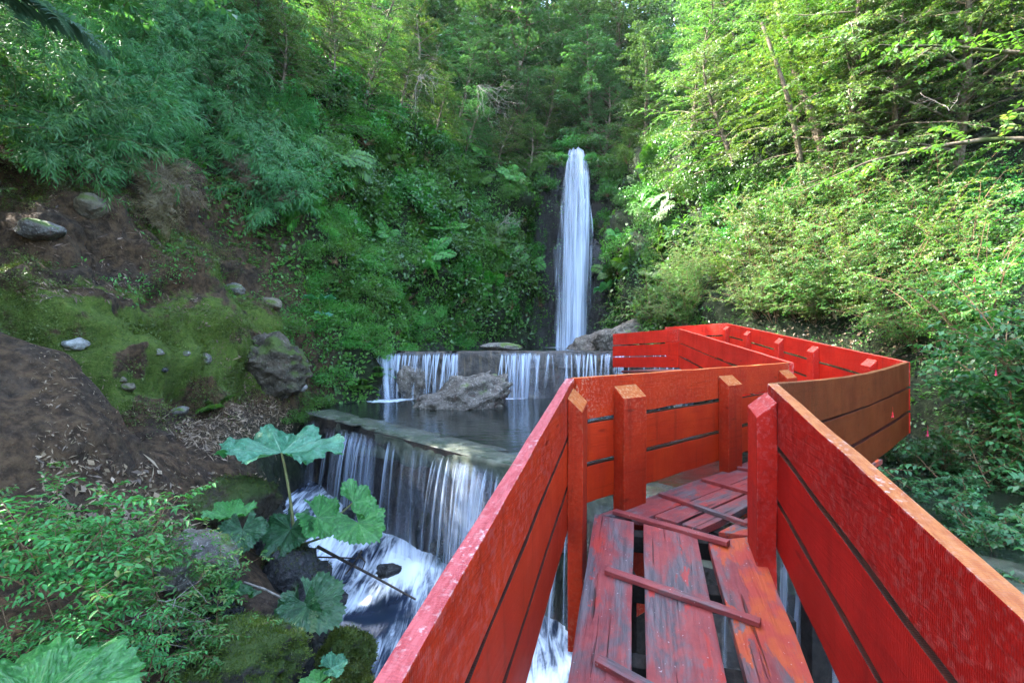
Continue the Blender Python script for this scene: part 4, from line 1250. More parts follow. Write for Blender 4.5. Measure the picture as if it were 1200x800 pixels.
def scatter(kind, name, n, poly, smin, smax, label, cat, group, gap=.5, sink=0.0, lean=.25, dmin=0, dmax=99, matover=None, v=None, seed=0, squash=1.0):
    """stand plants on the slope as seen in a part of the view"""
    rr = random.Random(seed * 101 + n); pts = []; xs = [p[0] for p in poly]; ys = [p[1] for p in poly]; tries = 0
    while len(pts) < n and tries < n * 40:
        tries += 1
        px, py = rr.uniform(min(xs), max(xs)), rr.uniform(min(ys), max(ys))
        if not inside(px, py, poly): continue
        h, nn = hit(px, py)
        if h is None or not (dmin < h.y < dmax): continue
        s = rr.uniform(smin, smax)
        if any((h - q).length < gap * (s + t) * .5 for q, t in pts): continue
        pts.append((h, s))
        nh = Vector((nn.x, nn.y, 0)); st = min(1., nh.length)
        e = plant(kind, name, h - Vector((0, 0, sink * s)), label, cat, group, s, rr.uniform(0, 6.28), v, matover=matover, squash=squash)
        if st > .15:                                           # lean out from steep ground
            ax = Vector((0, 0, 1)).cross(nh.normalized()); q = Matrix.Rotation(lean * st * 2.2, 3, ax)
            e.rotation_euler = (q @ e.rotation_euler.to_matrix()).to_euler()
    return pts


# ------------------------------------------------------------------ ground cover, climbers, litter (uncountable)
def surf_leaves(name, n, weight, L, W, mat, seed, tuft=6, spread=.10, up=.5, droop=.3, shape='kite', rise=.05):
    rng = np.random.default_rng(seed)
    tri = np.stack([Vx, Vy, Vz], -1)[gq]; c = tri.mean(1)
    nrm = np.cross(tri[:, 2] - tri[:, 0], tri[:, 3] - tri[:, 1]); ar = np.linalg.norm(nrm, axis=1) * .5; nrm = unit(nrm)
    d = np.linalg.norm(c, axis=1)
    w = ar * weight(c[:, 0], c[:, 1], c[:, 2], nrm) / np.maximum(d, 3) ** 1.1
    w[(c[:, 1] < .5) | (np.abs(c[:, 0]) > c[:, 1] * 1.25 + 1.5)] = 0
    m = n // tuft; i = rng.choice(len(w), m, p=w / w.sum())
    a, b = rng.random((2, m, 1)); P = (tri[i, 0] * (1 - a) + tri[i, 1] * a) * (1 - b) + (tri[i, 3] * (1 - a) + tri[i, 2] * a) * b
    N = np.repeat(nrm[i], tuft, 0); C = np.repeat(P, tuft, 0); sc = np.repeat(rng.uniform(.6, 1.3, m), tuft)
    o = rng.normal(0, 1, (len(C), 3)); o = o - N * (o * N).sum(1, keepdims=True)
    D = unit(unit(o) + N * up + np.array([0, 0, .25]) + rng.normal(0, .2, o.shape))
    P = C + o * spread * sc[:, None] + N * (rise * rng.random((len(C), 1)))
    fn = unit(np.array([0, 0, .8]) + N + rng.normal(0, .35, o.shape))
    g = Geo(); g.leaves(P, D, fn, L * sc * rng.uniform(.6, 1.2, len(C)), W * sc * rng.uniform(.7, 1.2, len(C)), shape, droop,
                        rnd=np.clip(np.repeat(rng.random(m), tuft) * .6 + rng.random(len(C)) * .4, 0, 1), rng=rng)
    return tag(link(name, g.mesh(name), None, MAT[mat]), kind='stuff')


pch = lambda x, y, z, f=.6, s=0: fbm(x * f + s, y * f, z * f, 3)
bare = lambda x, y, z: np.maximum.reduce([sm(7.6, 6.6, y) * sm(-3.2, -4.0, x) * sm(-2., -1.2, z), sm(13., 11.8, y) * sm(-4.4, -5., x) * sm(3.4, 2.4, z)])
landw = lambda x, y, z: np.where((z < Z_POOL - .1) & (y > 5), 0, 1) * np.where((z < Z_TOP + .05) & (y > 13), 0, 1)
surf_leaves('ground_cover', 60000, lambda x, y, z, n: sm(11., 12.5, y) * sm(24, 22, y) * (x < 3) * (1 - bare(x, y, z)) * landw(x, y, z) * sm(-.9, .3, pch(x, y, z)),
            .12, .07, 'cover', 5, 6, .13)
surf_leaves('climbing_plants', 70000, lambda x, y, z, n: (1 - sm(1.9, 1.2, np.abs(x - 2.75)) * sm(20.5, 21.3, y) * sm(9.5, 8.6, z)) * sm(13., 15., y) * sm(26, 24, y) * sm(.97, .7, n[:, 2]) * landw(x, y, z) * sm(-.3, .5, pch(x, y, z, 1.0, 5)),
            .15, .095, 'vine', 6, 7, .2, .35, .5)
surf_leaves('ground_cover', 34000, lambda x, y, z, n: (x > 2.5) * sm(24, 20, y) * landw(x, y, z) * sm(-.8, .4, pch(x, y, z, .7, 9)),
            .07, .042, 'broad', 7, 6, .12)  # darker leaf colour stands in for shade on the right slope
surf_leaves('moss_tufts', 40000, lambda x, y, z, n: sm(6.4, 7.2, y) * sm(13., 11.5, y) * sm(-4.7, -5.3, x) * sm(-1.5, -1., z) * sm(3.6, 2.6, z) * sm(-.25, .35, pch(x, y, z, 1.1, 3)),
            .035, .016, 'mossleaf', 8, 8, .06, .9, .3)
surf_leaves('ground_cover', 3500, lambda x, y, z, n: sm(7.6, 8.6, y) * sm(13.5, 12.5, y) * (x < -4) * sm(-.9, 0., z) * sm(-4.2, -4.8, x) * sm(4.5, 3.2, z) * sm(.25, .7, pch(x, y, z, .9, 11)),
            .07, .03, 'cover', 9, 6, .09, .6)


def litter(name, n, poly, seed, L=.11, W=.012):
    rng = np.random.default_rng(seed); rr = random.Random(seed); P, N = [], []
    xs = [p[0] for p in poly]; ys = [p[1] for p in poly]; t = 0
    while len(P) < n and t < n * 12:
        t += 1
        px, py = rr.uniform(min(xs), max(xs)), rr.uniform(min(ys), max(ys))
        if not inside(px, py, poly): continue
        h, nn = hit(px, py)
        if h is None: continue
        P.append(h + nn * rr.uniform(.004, .04)); N.append(nn)
    P = np.array(P); N = np.array(N); o = rng.normal(0, 1, P.shape); D = unit(o - N * (o * N).sum(1, keepdims=True) + N * rng.normal(0, .35, (len(P), 1)))
    g = Geo(); g.leaves(P, D, unit(N + rng.normal(0, .5, N.shape)), L * np.exp(rng.normal(-.35, .45, len(P))), W * np.exp(rng.normal(.1, .5, len(P))), 'kite', .12, rng=rng)
    return tag(link(name, g.mesh(name), None, MAT['litter']), kind='stuff')


litter('leaf_litter', 1900, [(140, 470), (180, 500), (240, 485), (300, 465), (345, 480), (330, 530), (240, 545), (190, 520)], 1)
litter('leaf_litter', 520, [(0, 320), (60, 330), (180, 320), (280, 380), (260, 400), (150, 350), (0, 350)], 2)
litter('leaf_litter', 500, [(0, 390), (60, 400), (190, 515), (240, 560), (0, 560)], 3, .06, .007)
litter('leaf_litter', 420, [(235, 380), (290, 350), (300, 440), (270, 480), (245, 440)], 4)
litter('leaf_litter', 350, [(0, 220), (300, 250), (340, 330), (200, 330), (0, 320)], 5)
litter('leaf_litter', 900, [(0, 540), (240, 560), (330, 560), (340, 640), (200, 700), (0, 640)], 8, .10, .022)
litter('leaf_litter', 700, [(880, 370), (1080, 350), (1190, 380), (1190, 440), (1050, 420), (900, 385)], 6, .12, .03)
litter('leaf_litter', 350, [(1080, 180), (1195, 180), (1195, 260), (1080, 230)], 7, .16, .03)

# ------------------------------------------------------------------ plants
# left: bamboo hanging over the bank
scatter('bamboo', 'bamboo_clump', 26, [(0, 40), (250, 40), (330, 150), (330, 235), (250, 225), (120, 200), (0, 190)], .62, 1.0,
        'drooping blue-green bamboo clump on top of the mossy left bank', 'bamboo', 'bamboo along the top of the left bank', .55, .1, .5, seed=1)
scatter('bamboo', 'bamboo_clump', 14, [(0, -200), (330, -200), (330, 60), (0, 60)], .8, 1.2,
        'bamboo clump high on the slope in the upper left corner', 'bamboo', 'bamboo high on the left slope', .8, .1, .5, seed=2)
scatter('drybamboo', 'dry_bamboo', 12, [(60, 170), (330, 190), (330, 250), (200, 250), (80, 215)], .4, .7,
        'dry brown bamboo hanging over the edge of the left bank', 'bamboo', 'dry bamboo at the edge of the left bank', .4, .05, .6, seed=3)
scatter('beech', 'tree', 4, [(200, -60), (330, -60), (330, 90), (220, 90)], .42, .6,
        'bright green beech sapling above the bamboo on the left slope', 'tree', 'saplings on the left slope', 1.2, .1, .2, seed=4)
scatter('lightshrub', 'shrub', 14, [(300, 40), (430, 60), (430, 200), (350, 220), (300, 150)], .8, 1.2,
        'rounded light green shrub on the dark slope right of the bamboo', 'shrub', 'shrubs right of the bamboo', .7, .1, .4, seed=5)
# middle: the slope and the cliff
scatter('lightshrub', 'shrub', 52, [(340, 260), (400, 240), (480, 290), (555, 390), (540, 410), (425, 425), (350, 340)], .45, .8,
        'low bright green plant covering the slope above the far weir', 'shrub', 'low plants on the green slope', .55, .12, .35, seed=6, matover={'foliage': 'fresh'})
scatter('lightshrub', 'shrub', 34, [(400, 100), (640, 140), (645, 260), (560, 330), (450, 230), (380, 180)], .5, .95,
        'bright leafy shrub hanging from the cliff left of the waterfall', 'shrub', 'bright shrubs hanging from the cliff', .7, .2, .6, seed=21)
scatter('fern', 'fern', 60, [(340, 200), (420, 120), (640, 180), (640, 330), (540, 340), (440, 270), (350, 260)], .6, 1.1,
        'green fern hanging on the cliff left of the waterfall', 'fern', 'ferns on the cliff left of the waterfall', .6, 0, .5, seed=7)
scatter('shrub', 'shrub', 44, [(340, 120), (450, 80), (640, 150), (640, 380), (560, 380), (430, 250), (340, 230)], .6, 1.0,
        'dark leafy shrub clinging to the cliff left of the waterfall', 'shrub', 'shrubs on the cliff left of the waterfall', .8, .2, .5, seed=8)
scatter('beech', 'tree', 14, [(330, -60), (640, -20), (660, 140), (560, 150), (430, 100), (330, 90)], .42, .7,
        'small light green tree on the brow of the cliff left of the waterfall', 'tree', 'small trees above the cliff', 1.5, .1, .3, seed=9)
scatter('shrub', 'shrub', 20, [(330, 0), (600, 20), (665, 120), (650, 170), (560, 140), (400, 90), (330, 80)], .9, 1.4,
        'leafy shrub on the brow of the cliff under the small trees', 'shrub', 'shrubs on the brow of the cliff', .8, .2, .4, seed=10)
# right of the fall
for px_, py_, d_, q, lb in [(650, 178, 23.0, .8, 'shrub crowding the left lip of the waterfall'), (704, 180, 23.0, .8, 'shrub crowding the right lip of the waterfall'), (640, 205, 22.8, .7, 'shrub hanging left of the top of the waterfall'), (712, 215, 22.6, .75, 'shrub hanging right of the top of the waterfall'), (668, 160, 24.6, .9, 'shrub behind the lip of the waterfall'), (690, 158, 24.6, .9, 'shrub behind the lip of the waterfall on its right'), (658, 172, 21.9, .36, 'small shrub overhanging the left edge of the waterfall top'), (692, 172, 21.9, .34, 'small shrub overhanging the right edge of the waterfall top')]:
    plant('shrub', 'shrub', at(px_, py_ + 14, d_), lb, 'shrub', None, q)
scatter('lightshrub', 'shrub', 24, [(702, 160), (770, 130), (830, 210), (790, 300), (715, 330), (705, 250)], .7, 1.1,
        'light green shrub on the steep slope right of the waterfall', 'shrub', 'shrubs on the slope right of the waterfall', .7, .2, .45, seed=11)
scatter('fern', 'fern', 16, [(705, 180), (790, 180), (780, 370), (712, 370)], .6, 1.0,
        'fern beside the right edge of the waterfall', 'fern', 'ferns right of the waterfall', .6, 0, .5, seed=12)
scatter('bush', 'bush', 8, [(730, 300), (850, 290), (850, 385), (770, 392), (725, 370)], .5, .75,
        'rounded yellow-green bush behind the farthest railing', 'bush', 'bushes behind the farthest railing', .8, .1, .2, seed=13)
# right: the sunny arching shrubs and the trees above them
scatter('bush', 'bush', 15, [(870, 300), (980, 250), (1130, 260), (1195, 330), (1195, 400), (1050, 405), (900, 380)], .75, 1.05,
        'sunny arching shrub with reddish stems behind the far right railing', 'bush', 'arching shrubs on the right slope', .8, .1, .25, seed=14)
scatter('beech', 'tree', 22, [(770, -60), (1200, -60), (1200, 200), (1050, 240), (900, 230), (790, 200)], .6, .95,
        'sunlit beech tree with layered sprays on the right slope', 'tree', 'beech trees on the right slope', 1.3, .1, .2, seed=15, dmax=24)
scatter('lightshrub', 'shrub', 24, [(830, 200), (1200, 200), (1200, 340), (1000, 260), (850, 280)], .8, 1.2,
        'undergrowth shrub beneath the beech trees on the right slope', 'shrub', 'undergrowth on the right slope', .8, .15, .3, seed=16, matover={'foliage': 'broad'})  # dark leaf override paints the shade beneath the trees
scatter('bush', 'bush', 9, [(850, 330), (1010, 330), (1010, 395), (880, 385)], .45, .7,
        'low sunny bush along the far right railing', 'bush', 'low bushes along the far right railing', .45, .1, .2, seed=23)
# the bank on the right, close by, in the shade
for k, (x, y, s, lb) in enumerate([(4.3, 4.0, .72, 'dark green fuchsia bush with red flowers, nearest the brown railing'), (5.2, 4.6, .95, 'shaded bush at the right edge beyond the fuchsia'),
                                   (6.1, 5.0, 1.25, 'tall shaded bush at the right edge, its crown against the sunny shrubs'), (5.6, 6.4, .85, 'shaded bush just past the end of the brown railing'),
                                   (3.9, 2.9, .62, 'low shaded bush below the near right railing'), (4.6, 3.3, .8, 'low dark bush at the right edge below the fuchsia'),
                                   (6.9, 6.3, 1.2, 'shaded bush behind the fuchsia, darkest of the right edge'),
                                   (4.25, 4.55, .55, 'low bush at the edge of the dark water on the right'), (4.0, 3.7, .5, 'small dark bush beside the top edge of the near right railing'), (5.1, 5.3, .6, 'low bush under the end of the brown railing')]):
    plant('shadebush', 'bush', (x, y, gz(x, y) - .05), lb, 'bush', None, s)
# behind: the forest on the plateau and hillside
rr = random.Random(17)
for k in range(90):
    y = 25.5 + 26 * rr.random() ** 1.3; x = rr.uniform(-.8, .85) * y + 2
    if abs(x - 3) < 1.2 and y < 30: continue
    plant('forest', 'tree', (x, y, gz(x, y) - .2), 'tall forest tree behind the top of the waterfall', 'tree', 'forest behind the waterfall', rr.uniform(.8, 1.3))
for x, y in [(-1.2, 29.5), (1.2, 30.5), (-.2, 33.5), (2.4, 34), (.4, 27.5), (-2.8, 32)]:
    plant('forest', 'tree', (x, y, gz(x, y) - .2), 'tall forest tree behind the top of the waterfall', 'tree', 'forest behind the waterfall', rr.uniform(1.3, 1.6))
for k, (x, y) in enumerate([(-3.5, 25.5), (-1, 24.8), (6.5, 23.5), (9, 21), (12, 19), (8, 26)]):
    plant('forest', 'tree', (x, y, gz(x, y) - .2), 'forest tree at the top of the slope beside the waterfall', 'tree', 'trees at the canyon rim', rr.uniform(.6, .9))
# big left-rim trees, mostly out of view, placed and sized to shade the gorge
for k, (x, y) in enumerate([(-8.2, -5.5), (-8.4, -2.2), (-8.6, .4), (-8.9, 2.4), (-7.6, -8.5), (-10.0, 4.2), (-11.0, 7.2), (-9.2, 6.6), (-11.2, 10.2), (-11.8, 13.4), (-13.5, 2.5), (-12.5, 16)]):
    plant('canopy', 'tree', (x, y, gz(x, y) - .2), 'big shade tree on the rim of the left bank', 'tree', 'big trees on the left rim', rr.uniform(1.3, 1.45) if y < 10.5 else rr.uniform(.7, .9))

for x, y, q in [(12.2, 9.6, 1.5), (13.0, 12.5, 1.3)]:  # partly out of view, added to shade the upper right slope
    plant('beech', 'tree', (x, y, gz(x, y) - .2), 'tall tree at the upper right edge shading the slope', 'tree', 'tall trees at the upper right', q)
for x, y, q in [(-9.4, 7.8, .7), (-8.6, 4.4, .75), (-9.2, 5.4, .8), (-8.2, 2.8, .7), (-7.4, 1.4, .6), (-10.4, 6.4, .9)]:  # mostly out of view, added to block sun leaking past the rim trees
    plant('beech', 'tree', (x, y, gz(x, y) - .1), 'low bushy tree added on the left bank to block the sun', 'tree', 'low sun-blocking trees added on the left bank', q)
for k, (x, y, q) in enumerate([(-7.2, 15.0, .5), (-6.6, 16.6, .55), (-5.6, 18.0, .55), (-4.6, 19.4, .5), (-3.4, 20.6, .5), (-2.2, 21.8, .55), (-.9, 22.9, .5), (-8.6, 16.5, .7), (-7.4, 18.6, .7), (-6.2, 20.5, .75), (-4.6, 22.3, .75), (-2.9, 23.6, .8), (.6, 24.0, .55), (-8.2, 13.2, .5), (-9.6, 14.6, .7), (-.2, 25.5, .8), (1.2, 26.5, .9), (4.6, 25., .7), (5.2, 23.4, .5)]):
    plant('beech', 'tree', (x, y, gz(x, y) - .15), 'slender bright tree on the steep slope left of the waterfall', 'tree', 'trees on the steep slope', q, tilt=(0, .25), rz=rr.uniform(-.5, .5), matover={'crown': 'beech_far'} if k % 2 else None)

# foreground left
for k, (px, py, dp, s, lb) in enumerate([
    (55, 640, 3.3, .95, 'leafy green shrub at the left edge above the big flat leaf'), (130, 660, 3.5, 1.0, 'leafy green shrub spreading over the grey rock'),
    (205, 680, 3.8, .95, 'leafy green shrub beside the wet rock'), (165, 740, 3.2, .7, 'low leafy shrub among the dry twigs'), (30, 730, 3.0, .7, 'low leafy shrub above the corner leaf'),
    (95, 590, 4.1, .9, 'leafy shrub growing at the foot of the soil mound'), (20, 580, 3.9, .8, 'leafy shrub at the left edge under the soil mound'),
    (235, 720, 3.7, .75, 'leafy shrub closest to the mossy rock'), (185, 610, 4.4, .65, 'small leafy shrub left of the brown boulder'), (100, 720, 3.1, .8, 'dense leafy shrub in the lower left corner'),
    (250, 650, 4.3, .6, 'small leafy shrub under the lower left gunnera leaf')]):
    plant('leafy', 'shrub', at(px, py + 40, dp), lb, 'shrub', None, s * 1.0)
for k, (px, py, dp, s, lb) in enumerate([(240, 480, 8.3, .4, 'small fern in the leaf litter at the bank foot'), (285, 405, 9.0, .35, 'little fern left of the big earthy boulder'),
                                         (420, 455, 12.2, .6, 'fern on the bank at the left end of the far weir'), (440, 440, 12.6, .6, 'fern beside the white chute of the far weir'), (185, 215, 8.5, .5, 'small bright fern under the bamboo')]):
    h, n = hit(px, py)
    plant('fern', 'fern', h, lb, 'fern', None, s)
for k, (x, y, s) in enumerate([(-4.85, 11.6, .6), (-4.65, 12.4, .7), (-4.25, 13.0, .6), (-4.05, 13.5, .5), (-5.2, 12.0, .7), (-4.8, 10.9, .5), (-5.0, 13.2, .8), (-5.2, 11.2, .5), (-4.5, 13.9, .7)]):
    plant('lightshrub', 'shrub', (x, y, gz(x, y) - .05), 'soft green plant on the bank left of the far weir', 'shrub', 'plants left of the far weir', s)
# tree-fern fronds at top left
tf = at(-10, -5, 6.8)
plant('treefern', 'tree_fern', tf, 'grey-green tree fern with long fronds in the upper left corner', 'fern', None, .8, .4)


# ------------------------------------------------------------------ gunnera
def gunnera_leaf(R, seed, cup=.25, lobes=7, droop=.0):
    """one lobed, toothed, crumpled blade; petiole joins at the origin, blade spreads along +X"""
    r = np.random.default_rng(seed); na, nr = 210, 16
    th = np.linspace(-2.75, 2.75, na)[None]; q = np.linspace(0, 1, nr)[:, None]
    lob = np.abs(np.cos(th * lobes / 5.5 * math.pi / 1.0 * .5)) ** .6
    teeth = .09 * np.abs(((th * 19 / math.pi) % 1) - .5) * 2 + .03 * r.random((1, na))
    rad = R * (.72 + .28 * lob + teeth + .05 * np.abs(((th * 7.3 / math.pi) % 1) - .5) * 2) * (.92 + .12 * np.cos(th))
    x = q * rad * np.cos(th); y = q * rad * np.sin(th)
    main = np.abs(((th + 2.75) / 5.5 * lobes) % 1 - .5) * 2       # 1 on a lobe's midrib
    vein = np.exp(-((1 - main) / (.05 + .03 / (q + .15))) ** 2) * (1 - .4 * q)
    sec = np.exp(-(((q * 6 + (1 - main) * 2.2) % 1 - .5) / .12) ** 2) * .6 * sm(.15, .3, q)
    z = cup * R * (q ** 1.6) - droop * R * q ** 2 * (.5 + .5 * np.cos(th) * 1) + .20 * R * q * (main - .5) + (.055 * q) * R * fbm(x * 9 / R + seed, y * 9 / R, 0 * x, 3)
    z = z - .16 * R * sm(.7, 1., q) * (1 - cup) * (.6 + .5 * fbm(th * 2.2 + seed, 0 * q, 0 * th + q * 0, 2))
    i = np.arange(nr - 1)[:, None] * na + np.arange(na - 1)[None]
    Q = np.stack([i, i + 1, i + na + 1, i + na], -1).reshape(-1, 4)
    me = np_mesh('leaf', np.stack([x, y, z], -1).reshape(-1, 3), Q, attrs={'vein': np.maximum(vein, sec).ravel()}, smooth=True)
    return me


def gunnera(label, leaves, base, name='giant_rhubarb'):
    """leaves: (blade origin, R, yaw, pitch, roll, material, cup, seed)"""
    e = empty(name, base); tag(e, label, 'plant', 'giant-leaved plants by the stream')
    for org, R, yaw, pitch, roll, mt, cup, seed in leaves:
        org = Vector(org)
        o = link('leaf', gunnera_leaf(R, seed, cup), e, MAT[mt])
        o.location = org - Vector(base); o.rotation_euler = (Matrix.Rotation(yaw, 3, 'Z') @ Matrix.Rotation(pitch, 3, 'Y') @ Matrix.Rotation(roll, 3, 'X')).to_euler()
        w = Geo(); a = np.array(base); b = np.array(org); t = np.linspace(0, 1, 10)[:, None]
        mid = (a + b) / 2 + np.array([.06, 0, -.02]); pts = (1 - t) ** 2 * a + 2 * t * (1 - t) * mid + t * t * b
        w.tube(pts - a, .017 * (R / .4) ** .5, .010 * (R / .4) ** .5, 7)
        st = link('stalk', w.mesh('stalk', True), o, MAT['petiole']); st.matrix_parent_inverse = o.matrix_basis.inverted()
    return e


gb = at(345, 640, 6.1)
gunnera('big gunnera by the near weir with one pale leaf held high', [
    (at(330, 530, 6.2), .74, 1.85, -.13, .05, 'gun_pale', .16, 1),
    (at(340, 620, 6.0), .36, -1.9, .75, 0, 'gun_dark', .2, 2),
    (at(372, 606, 6.1), .34, .2, .50, .5, 'gun_mid', .2, 3),
    (at(414, 588, 6.3), .30, 1.2, .1, .8, 'gun_mid', .3, 4),
    (at(420, 612, 6.1), .34, -.5, .45, .4, 'gun_mid', .2, 5)], gb)
gb = at(285, 650, 5.4)
gunnera('gunnera with small green leaves in front of the dark brown boulder', [
    (at(270, 606, 5.4), .27, 2.2, -.1, 0, 'gun_mid', .35, 6), (at(284, 620, 5.3), .25, -1.2, .8, 0, 'gun_dark', .2, 7)], gb)
gb = at(215, 730, 4.2)
gunnera('gunnera with dark low leaves under the leafy shrub', [
    (at(255, 700, 4.3), .27, -2.4, .35, 0, 'gun_mid', .2, 8), (at(268, 690, 4.5), .26, .9, .5, 0, 'gun_dark', .2, 9)], gb)
gb = at(345, 745, 4.6)
gunnera('gunnera with drooping dark leaves over the mossy rocks by the railing', [
    (at(352, 712, 4.5), .25, -1.9, 1.0, 0, 'gun_dark', .2, 10), (at(362, 708, 4.5), .32, -.35, .45, .3, 'gun_dark', .25, 11)], gb)
gb = at(380, 815, 3.7)
gunnera('small pale gunnera seedling between the mossy rocks at the bottom edge', [
    (at(388, 782, 3.7), .11, .8, .0, .3, 'gun_pale', .3, 12), (at(374, 800, 3.6), .13, 3.4, .1, 0, 'gun_mid', .3, 13)], gb)
gb = at(30, 860, 2.5)
gunnera('gunnera with one huge blue-green leaf in the lower left corner', [
    (at(40, 822, 2.4), .40, 1.0, .10, .30, 'gun_mid', .10, 14)], gb)
h, n = hit(368, 378)
gunnera('small gunnera with two pale leaves on the bank above the near weir', [
    (h + Vector((0, 0, .62)), .40, 1.7, .1, 0, 'gun_pale', .2, 15), (h + Vector((.15, -.1, .22)), .24, -.6, .3, 0, 'gun_pale', .2, 16)], h)
h, n = hit(716, 352)
gunnera('gunnera with broad pale leaves at the right foot of the waterfall', [
    (h + Vector((-.15, -.4, .6)), .6, 2.9, .35, .2, 'gun_pale', .15, 17), (h + Vector((.1, -.3, 1.3)), .5, 2.3, .3, .5, 'gun_pale', .2, 18)], h)

# ------------------------------------------------------------------ dead wood
def branch_thing(name, pts, r0, r1, mat, label, cat='branch', extra=()):
    w = Geo(); w.tube(np.array([tuple(p) for p in pts]), r0, r1, 7)
    for a in extra: w.tube(np.array([tuple(p) for p in a[0]]), a[1], a[2], 5)
    return tag(link(name, w.mesh(name, True), None, MAT[mat]), label, cat)


branch_thing('fallen_branch', [at(372, 640, 6.2), at(400, 655, 6.1), at(440, 676, 5.95), at(487, 702, 5.8)], .022, .012, 'stick', 'dark thin branch lying across the foaming stream', 'branch',
             [([at(362, 652, 6.2), at(400, 653, 6.1), at(424, 654, 6.0)], .012, .008), ([at(424, 645, 6.0), at(415, 660, 6.0), at(405, 672, 6.0)], .015, .01), ([at(420, 648, 6.0), at(428, 658, 6.0), at(424, 668, 6.0)], .012, .006)])
branch_thing('dry_stick', [at(286, 682, 4.6), at(310, 690, 4.6), at(330, 700, 4.55), at(346, 711, 4.5)], .012, .009, 'dead', 'pale dry stick running down to the drooping gunnera leaf', 'stick')
for k, (px, py, dp, L, d0, lb) in enumerate([(560, 100, 19, 2.2, (.8, -.3, -.5), 'tangle of pale dead branches hanging on the cliff'), 
                                             (490, 90, 17, 1.6, (.6, -.3, -.5), 'bare grey branches drooping from the brow of the cliff'), (1112, 130, 10.5, 1.0, (.1, -.2, 1), 'pale curved dead branch standing in the dark right slope'), (590, 260, 20, .9, (.5, -.5, .2), 'dry pale sprig on the fern-covered cliff')]):
    h, n = hit(px, py); loc = at(px, py, dp)
    if h is not None and h.y < dp: loc = h - Vector((0, .1, 0))
    o = link('dead_branch', deadbranch(k + 1, L, 3 if px > 1000 else 12, d0, .22, .008), None, MAT['dead']); o.location = loc; tag(o, lb, 'branch')
w = Geo(); rr = random.Random(9)
for k in range(34):
    a = at(rr.uniform(130, 250), rr.uniform(700, 760), rr.uniform(3.4, 4.0)); d = (rr.gauss(.3, .6), rr.gauss(0, .4), rr.gauss(.2, .45))
    w.tube(arc(tuple(a), d, rr.uniform(.15, .45), 6, .3, .15, rr), .0035, .0015, 4)
tag(link('dry_twigs', w.mesh('dry_twigs', True), None, MAT['dead']), kind='stuff')
# trunks glimpsed among the right-hand foliage and beside the fall
for k, (px, py, dp, hgt, r, lean, lb) in enumerate([
    (985, 215, 11.5, 7, .17, (-.05, 0), 'thick pale sunlit trunk on the right slope, left of the forked pair'), (1008, 215, 11.8, 7, .12, (.06, 0), 'dark slim trunk right beside the thick pale one'),
    (1035, 190, 12.2, 7, .11, (.12, 0), 'slim sunlit trunk leaning right on the right slope'), (955, 240, 11.0, 6, .10, (-.22, 0), 'trunk leaning left in the sun on the right slope'),
    (683, 140, 24.5, 9, .16, (.0, 0), 'reddish trunk standing directly above the waterfall')]):
    h, n = hit(px, py); b = h if h is not None else at(px, py, dp)
    w = Geo(); pts = arc((0, 0, -.6), (lean[0], lean[1], 1), hgt, 12, 0, .05, random.Random(k + 40)); w.tube(pts, r, r * .4, 9)
    tag(e := empty('tree', b), lb, 'tree')
    link('trunk', w.mesh('trunk', True), e, MAT['bark'])
    src = PROTO['beech'][k % 3][0][1]; o = bpy.data.objects.new('crown', src); COL.objects.link(o); o.parent = e; o.location = (pts[-1][0] * .5, pts[-1][1] * .5, hgt * .25); o.scale = (.8,) * 3

# ------------------------------------------------------------------ fuchsia flowers
for k, (px, py, dp) in enumerate([(1046, 486, 4.0), (1087, 508, 3.8), (1167, 437, 3.9), (1142, 328, 4.4)]):
    g = Geo(); P = np.zeros((4, 3)); an = np.arange(4) * 1.57 + k
    D = np.stack([np.cos(an) * .55, np.sin(an) * .55, -np.ones(4)], -1)
    g.leaves(P, D, np.stack([np.cos(an), np.sin(an), np.ones(4) * .4], -1), (.036), .016, 'kite', .1); g.tube(np.array([[0, 0, .03], [0, 0, 0], [0, 0, -.02]]), .006, .008, 6); g.tube(np.array([[0, 0, .09], [.004, 0, .06], [0, 0, .03]]), .0015, .002, 4)
    o = link('fuchsia_flower', g.mesh('flower'), None, MAT['flower']); o.location = at(px, py, dp); o.scale = (.75,) * 3
    tag(o, 'red hanging fuchsia flower in front of the dark bush on the right', 'flower', 'fuchsia flowers')

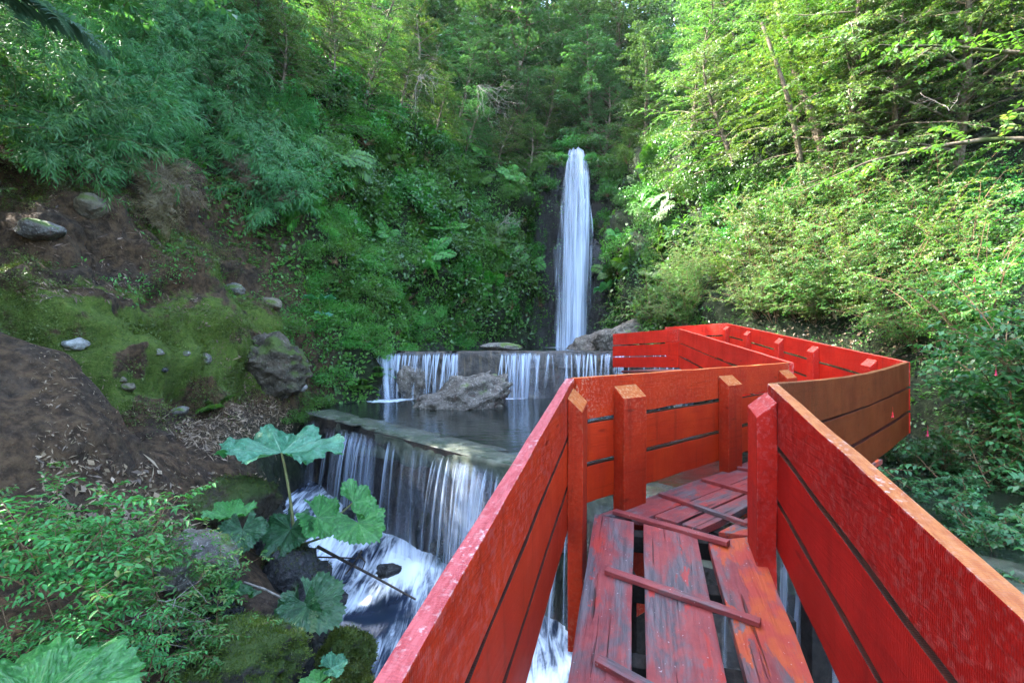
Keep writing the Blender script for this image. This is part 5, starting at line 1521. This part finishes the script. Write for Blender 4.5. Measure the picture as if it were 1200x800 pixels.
# ------------------------------------------------------------------ the damp air of the gorge
bm = bmesh.new(); bmesh.ops.create_cube(bm, size=1); me = bpy.data.meshes.new('haze'); bm.to_mesh(me); bm.free()
hz = NM('haze'); hv = hz.n('ShaderNodeVolumePrincipled', None, Color=(.90, .95, 1.), Density=.0002, Anisotropy=.2); hz.t.links.new(hv.outputs[0], hz.out.inputs['Volume'])
zt_ = float(Vz.max()) + 24; ho = tag(link('haze', me, None, hz.m), kind='stuff'); ho.scale = (240, 220, zt_ + 8); ho.location = (0, 40, (zt_ - 8) / 2)

# ------------------------------------------------------------------ light, sky, camera
SUN_AZ, SUN_EL = math.radians(-80), math.radians(45)          # azimuth from +Y towards +X
sv = Vector((math.sin(SUN_AZ) * math.cos(SUN_EL), math.cos(SUN_AZ) * math.cos(SUN_EL), math.sin(SUN_EL)))
sun = bpy.data.lights.new('sun', 'SUN'); sun.energy = 2.5; sun.angle = math.radians(.53); sun.color = (1., .97, .92)
so = bpy.data.objects.new('sun', sun); COL.objects.link(so); so.rotation_euler = sv.to_track_quat('Z', 'Y').to_euler(); so.location = sv * 60
w = bpy.data.worlds.new('World'); scene.world = w; w.use_nodes = True
nt = w.node_tree; bg = nt.nodes['Background']; sk = nt.nodes.new('ShaderNodeTexSky'); sk.sky_type = 'NISHITA'; sk.sun_disc = False
sk.sun_elevation = SUN_EL; sk.sun_rotation = SUN_AZ; sk.altitude = 300; sk.air_density = 1.0; sk.dust_density = 2.5; sk.ozone_density = .4
nt.links.new(sk.outputs[0], bg.inputs[0]); bg.inputs[1].default_value = .15
cam = bpy.data.cameras.new('camera'); co = bpy.data.objects.new('camera', cam); COL.objects.link(co)
co.location = (0, 0, 0); co.rotation_euler = (math.radians(90), 0, 0)
cam.sensor_width = 36; cam.lens = 36 * F / 1200; cam.clip_start = .05; cam.clip_end = 2000
scene.camera = co
vs = scene.view_settings; vs.view_transform = 'Standard'; vs.look = 'None'; vs.exposure = 4.1; vs.gamma = 1
vs.use_white_balance = True; vs.white_balance_temperature = 6700; vs.white_balance_tint = 6
cy = scene.cycles
cy.max_bounces = 7; cy.diffuse_bounces = 4; cy.glossy_bounces = 3; cy.transmission_bounces = 3; cy.transparent_max_bounces = 10
cy.use_denoising = True; cy.caustics_reflective = False; cy.caustics_refractive = False; cy.sample_clamp_indirect = 6
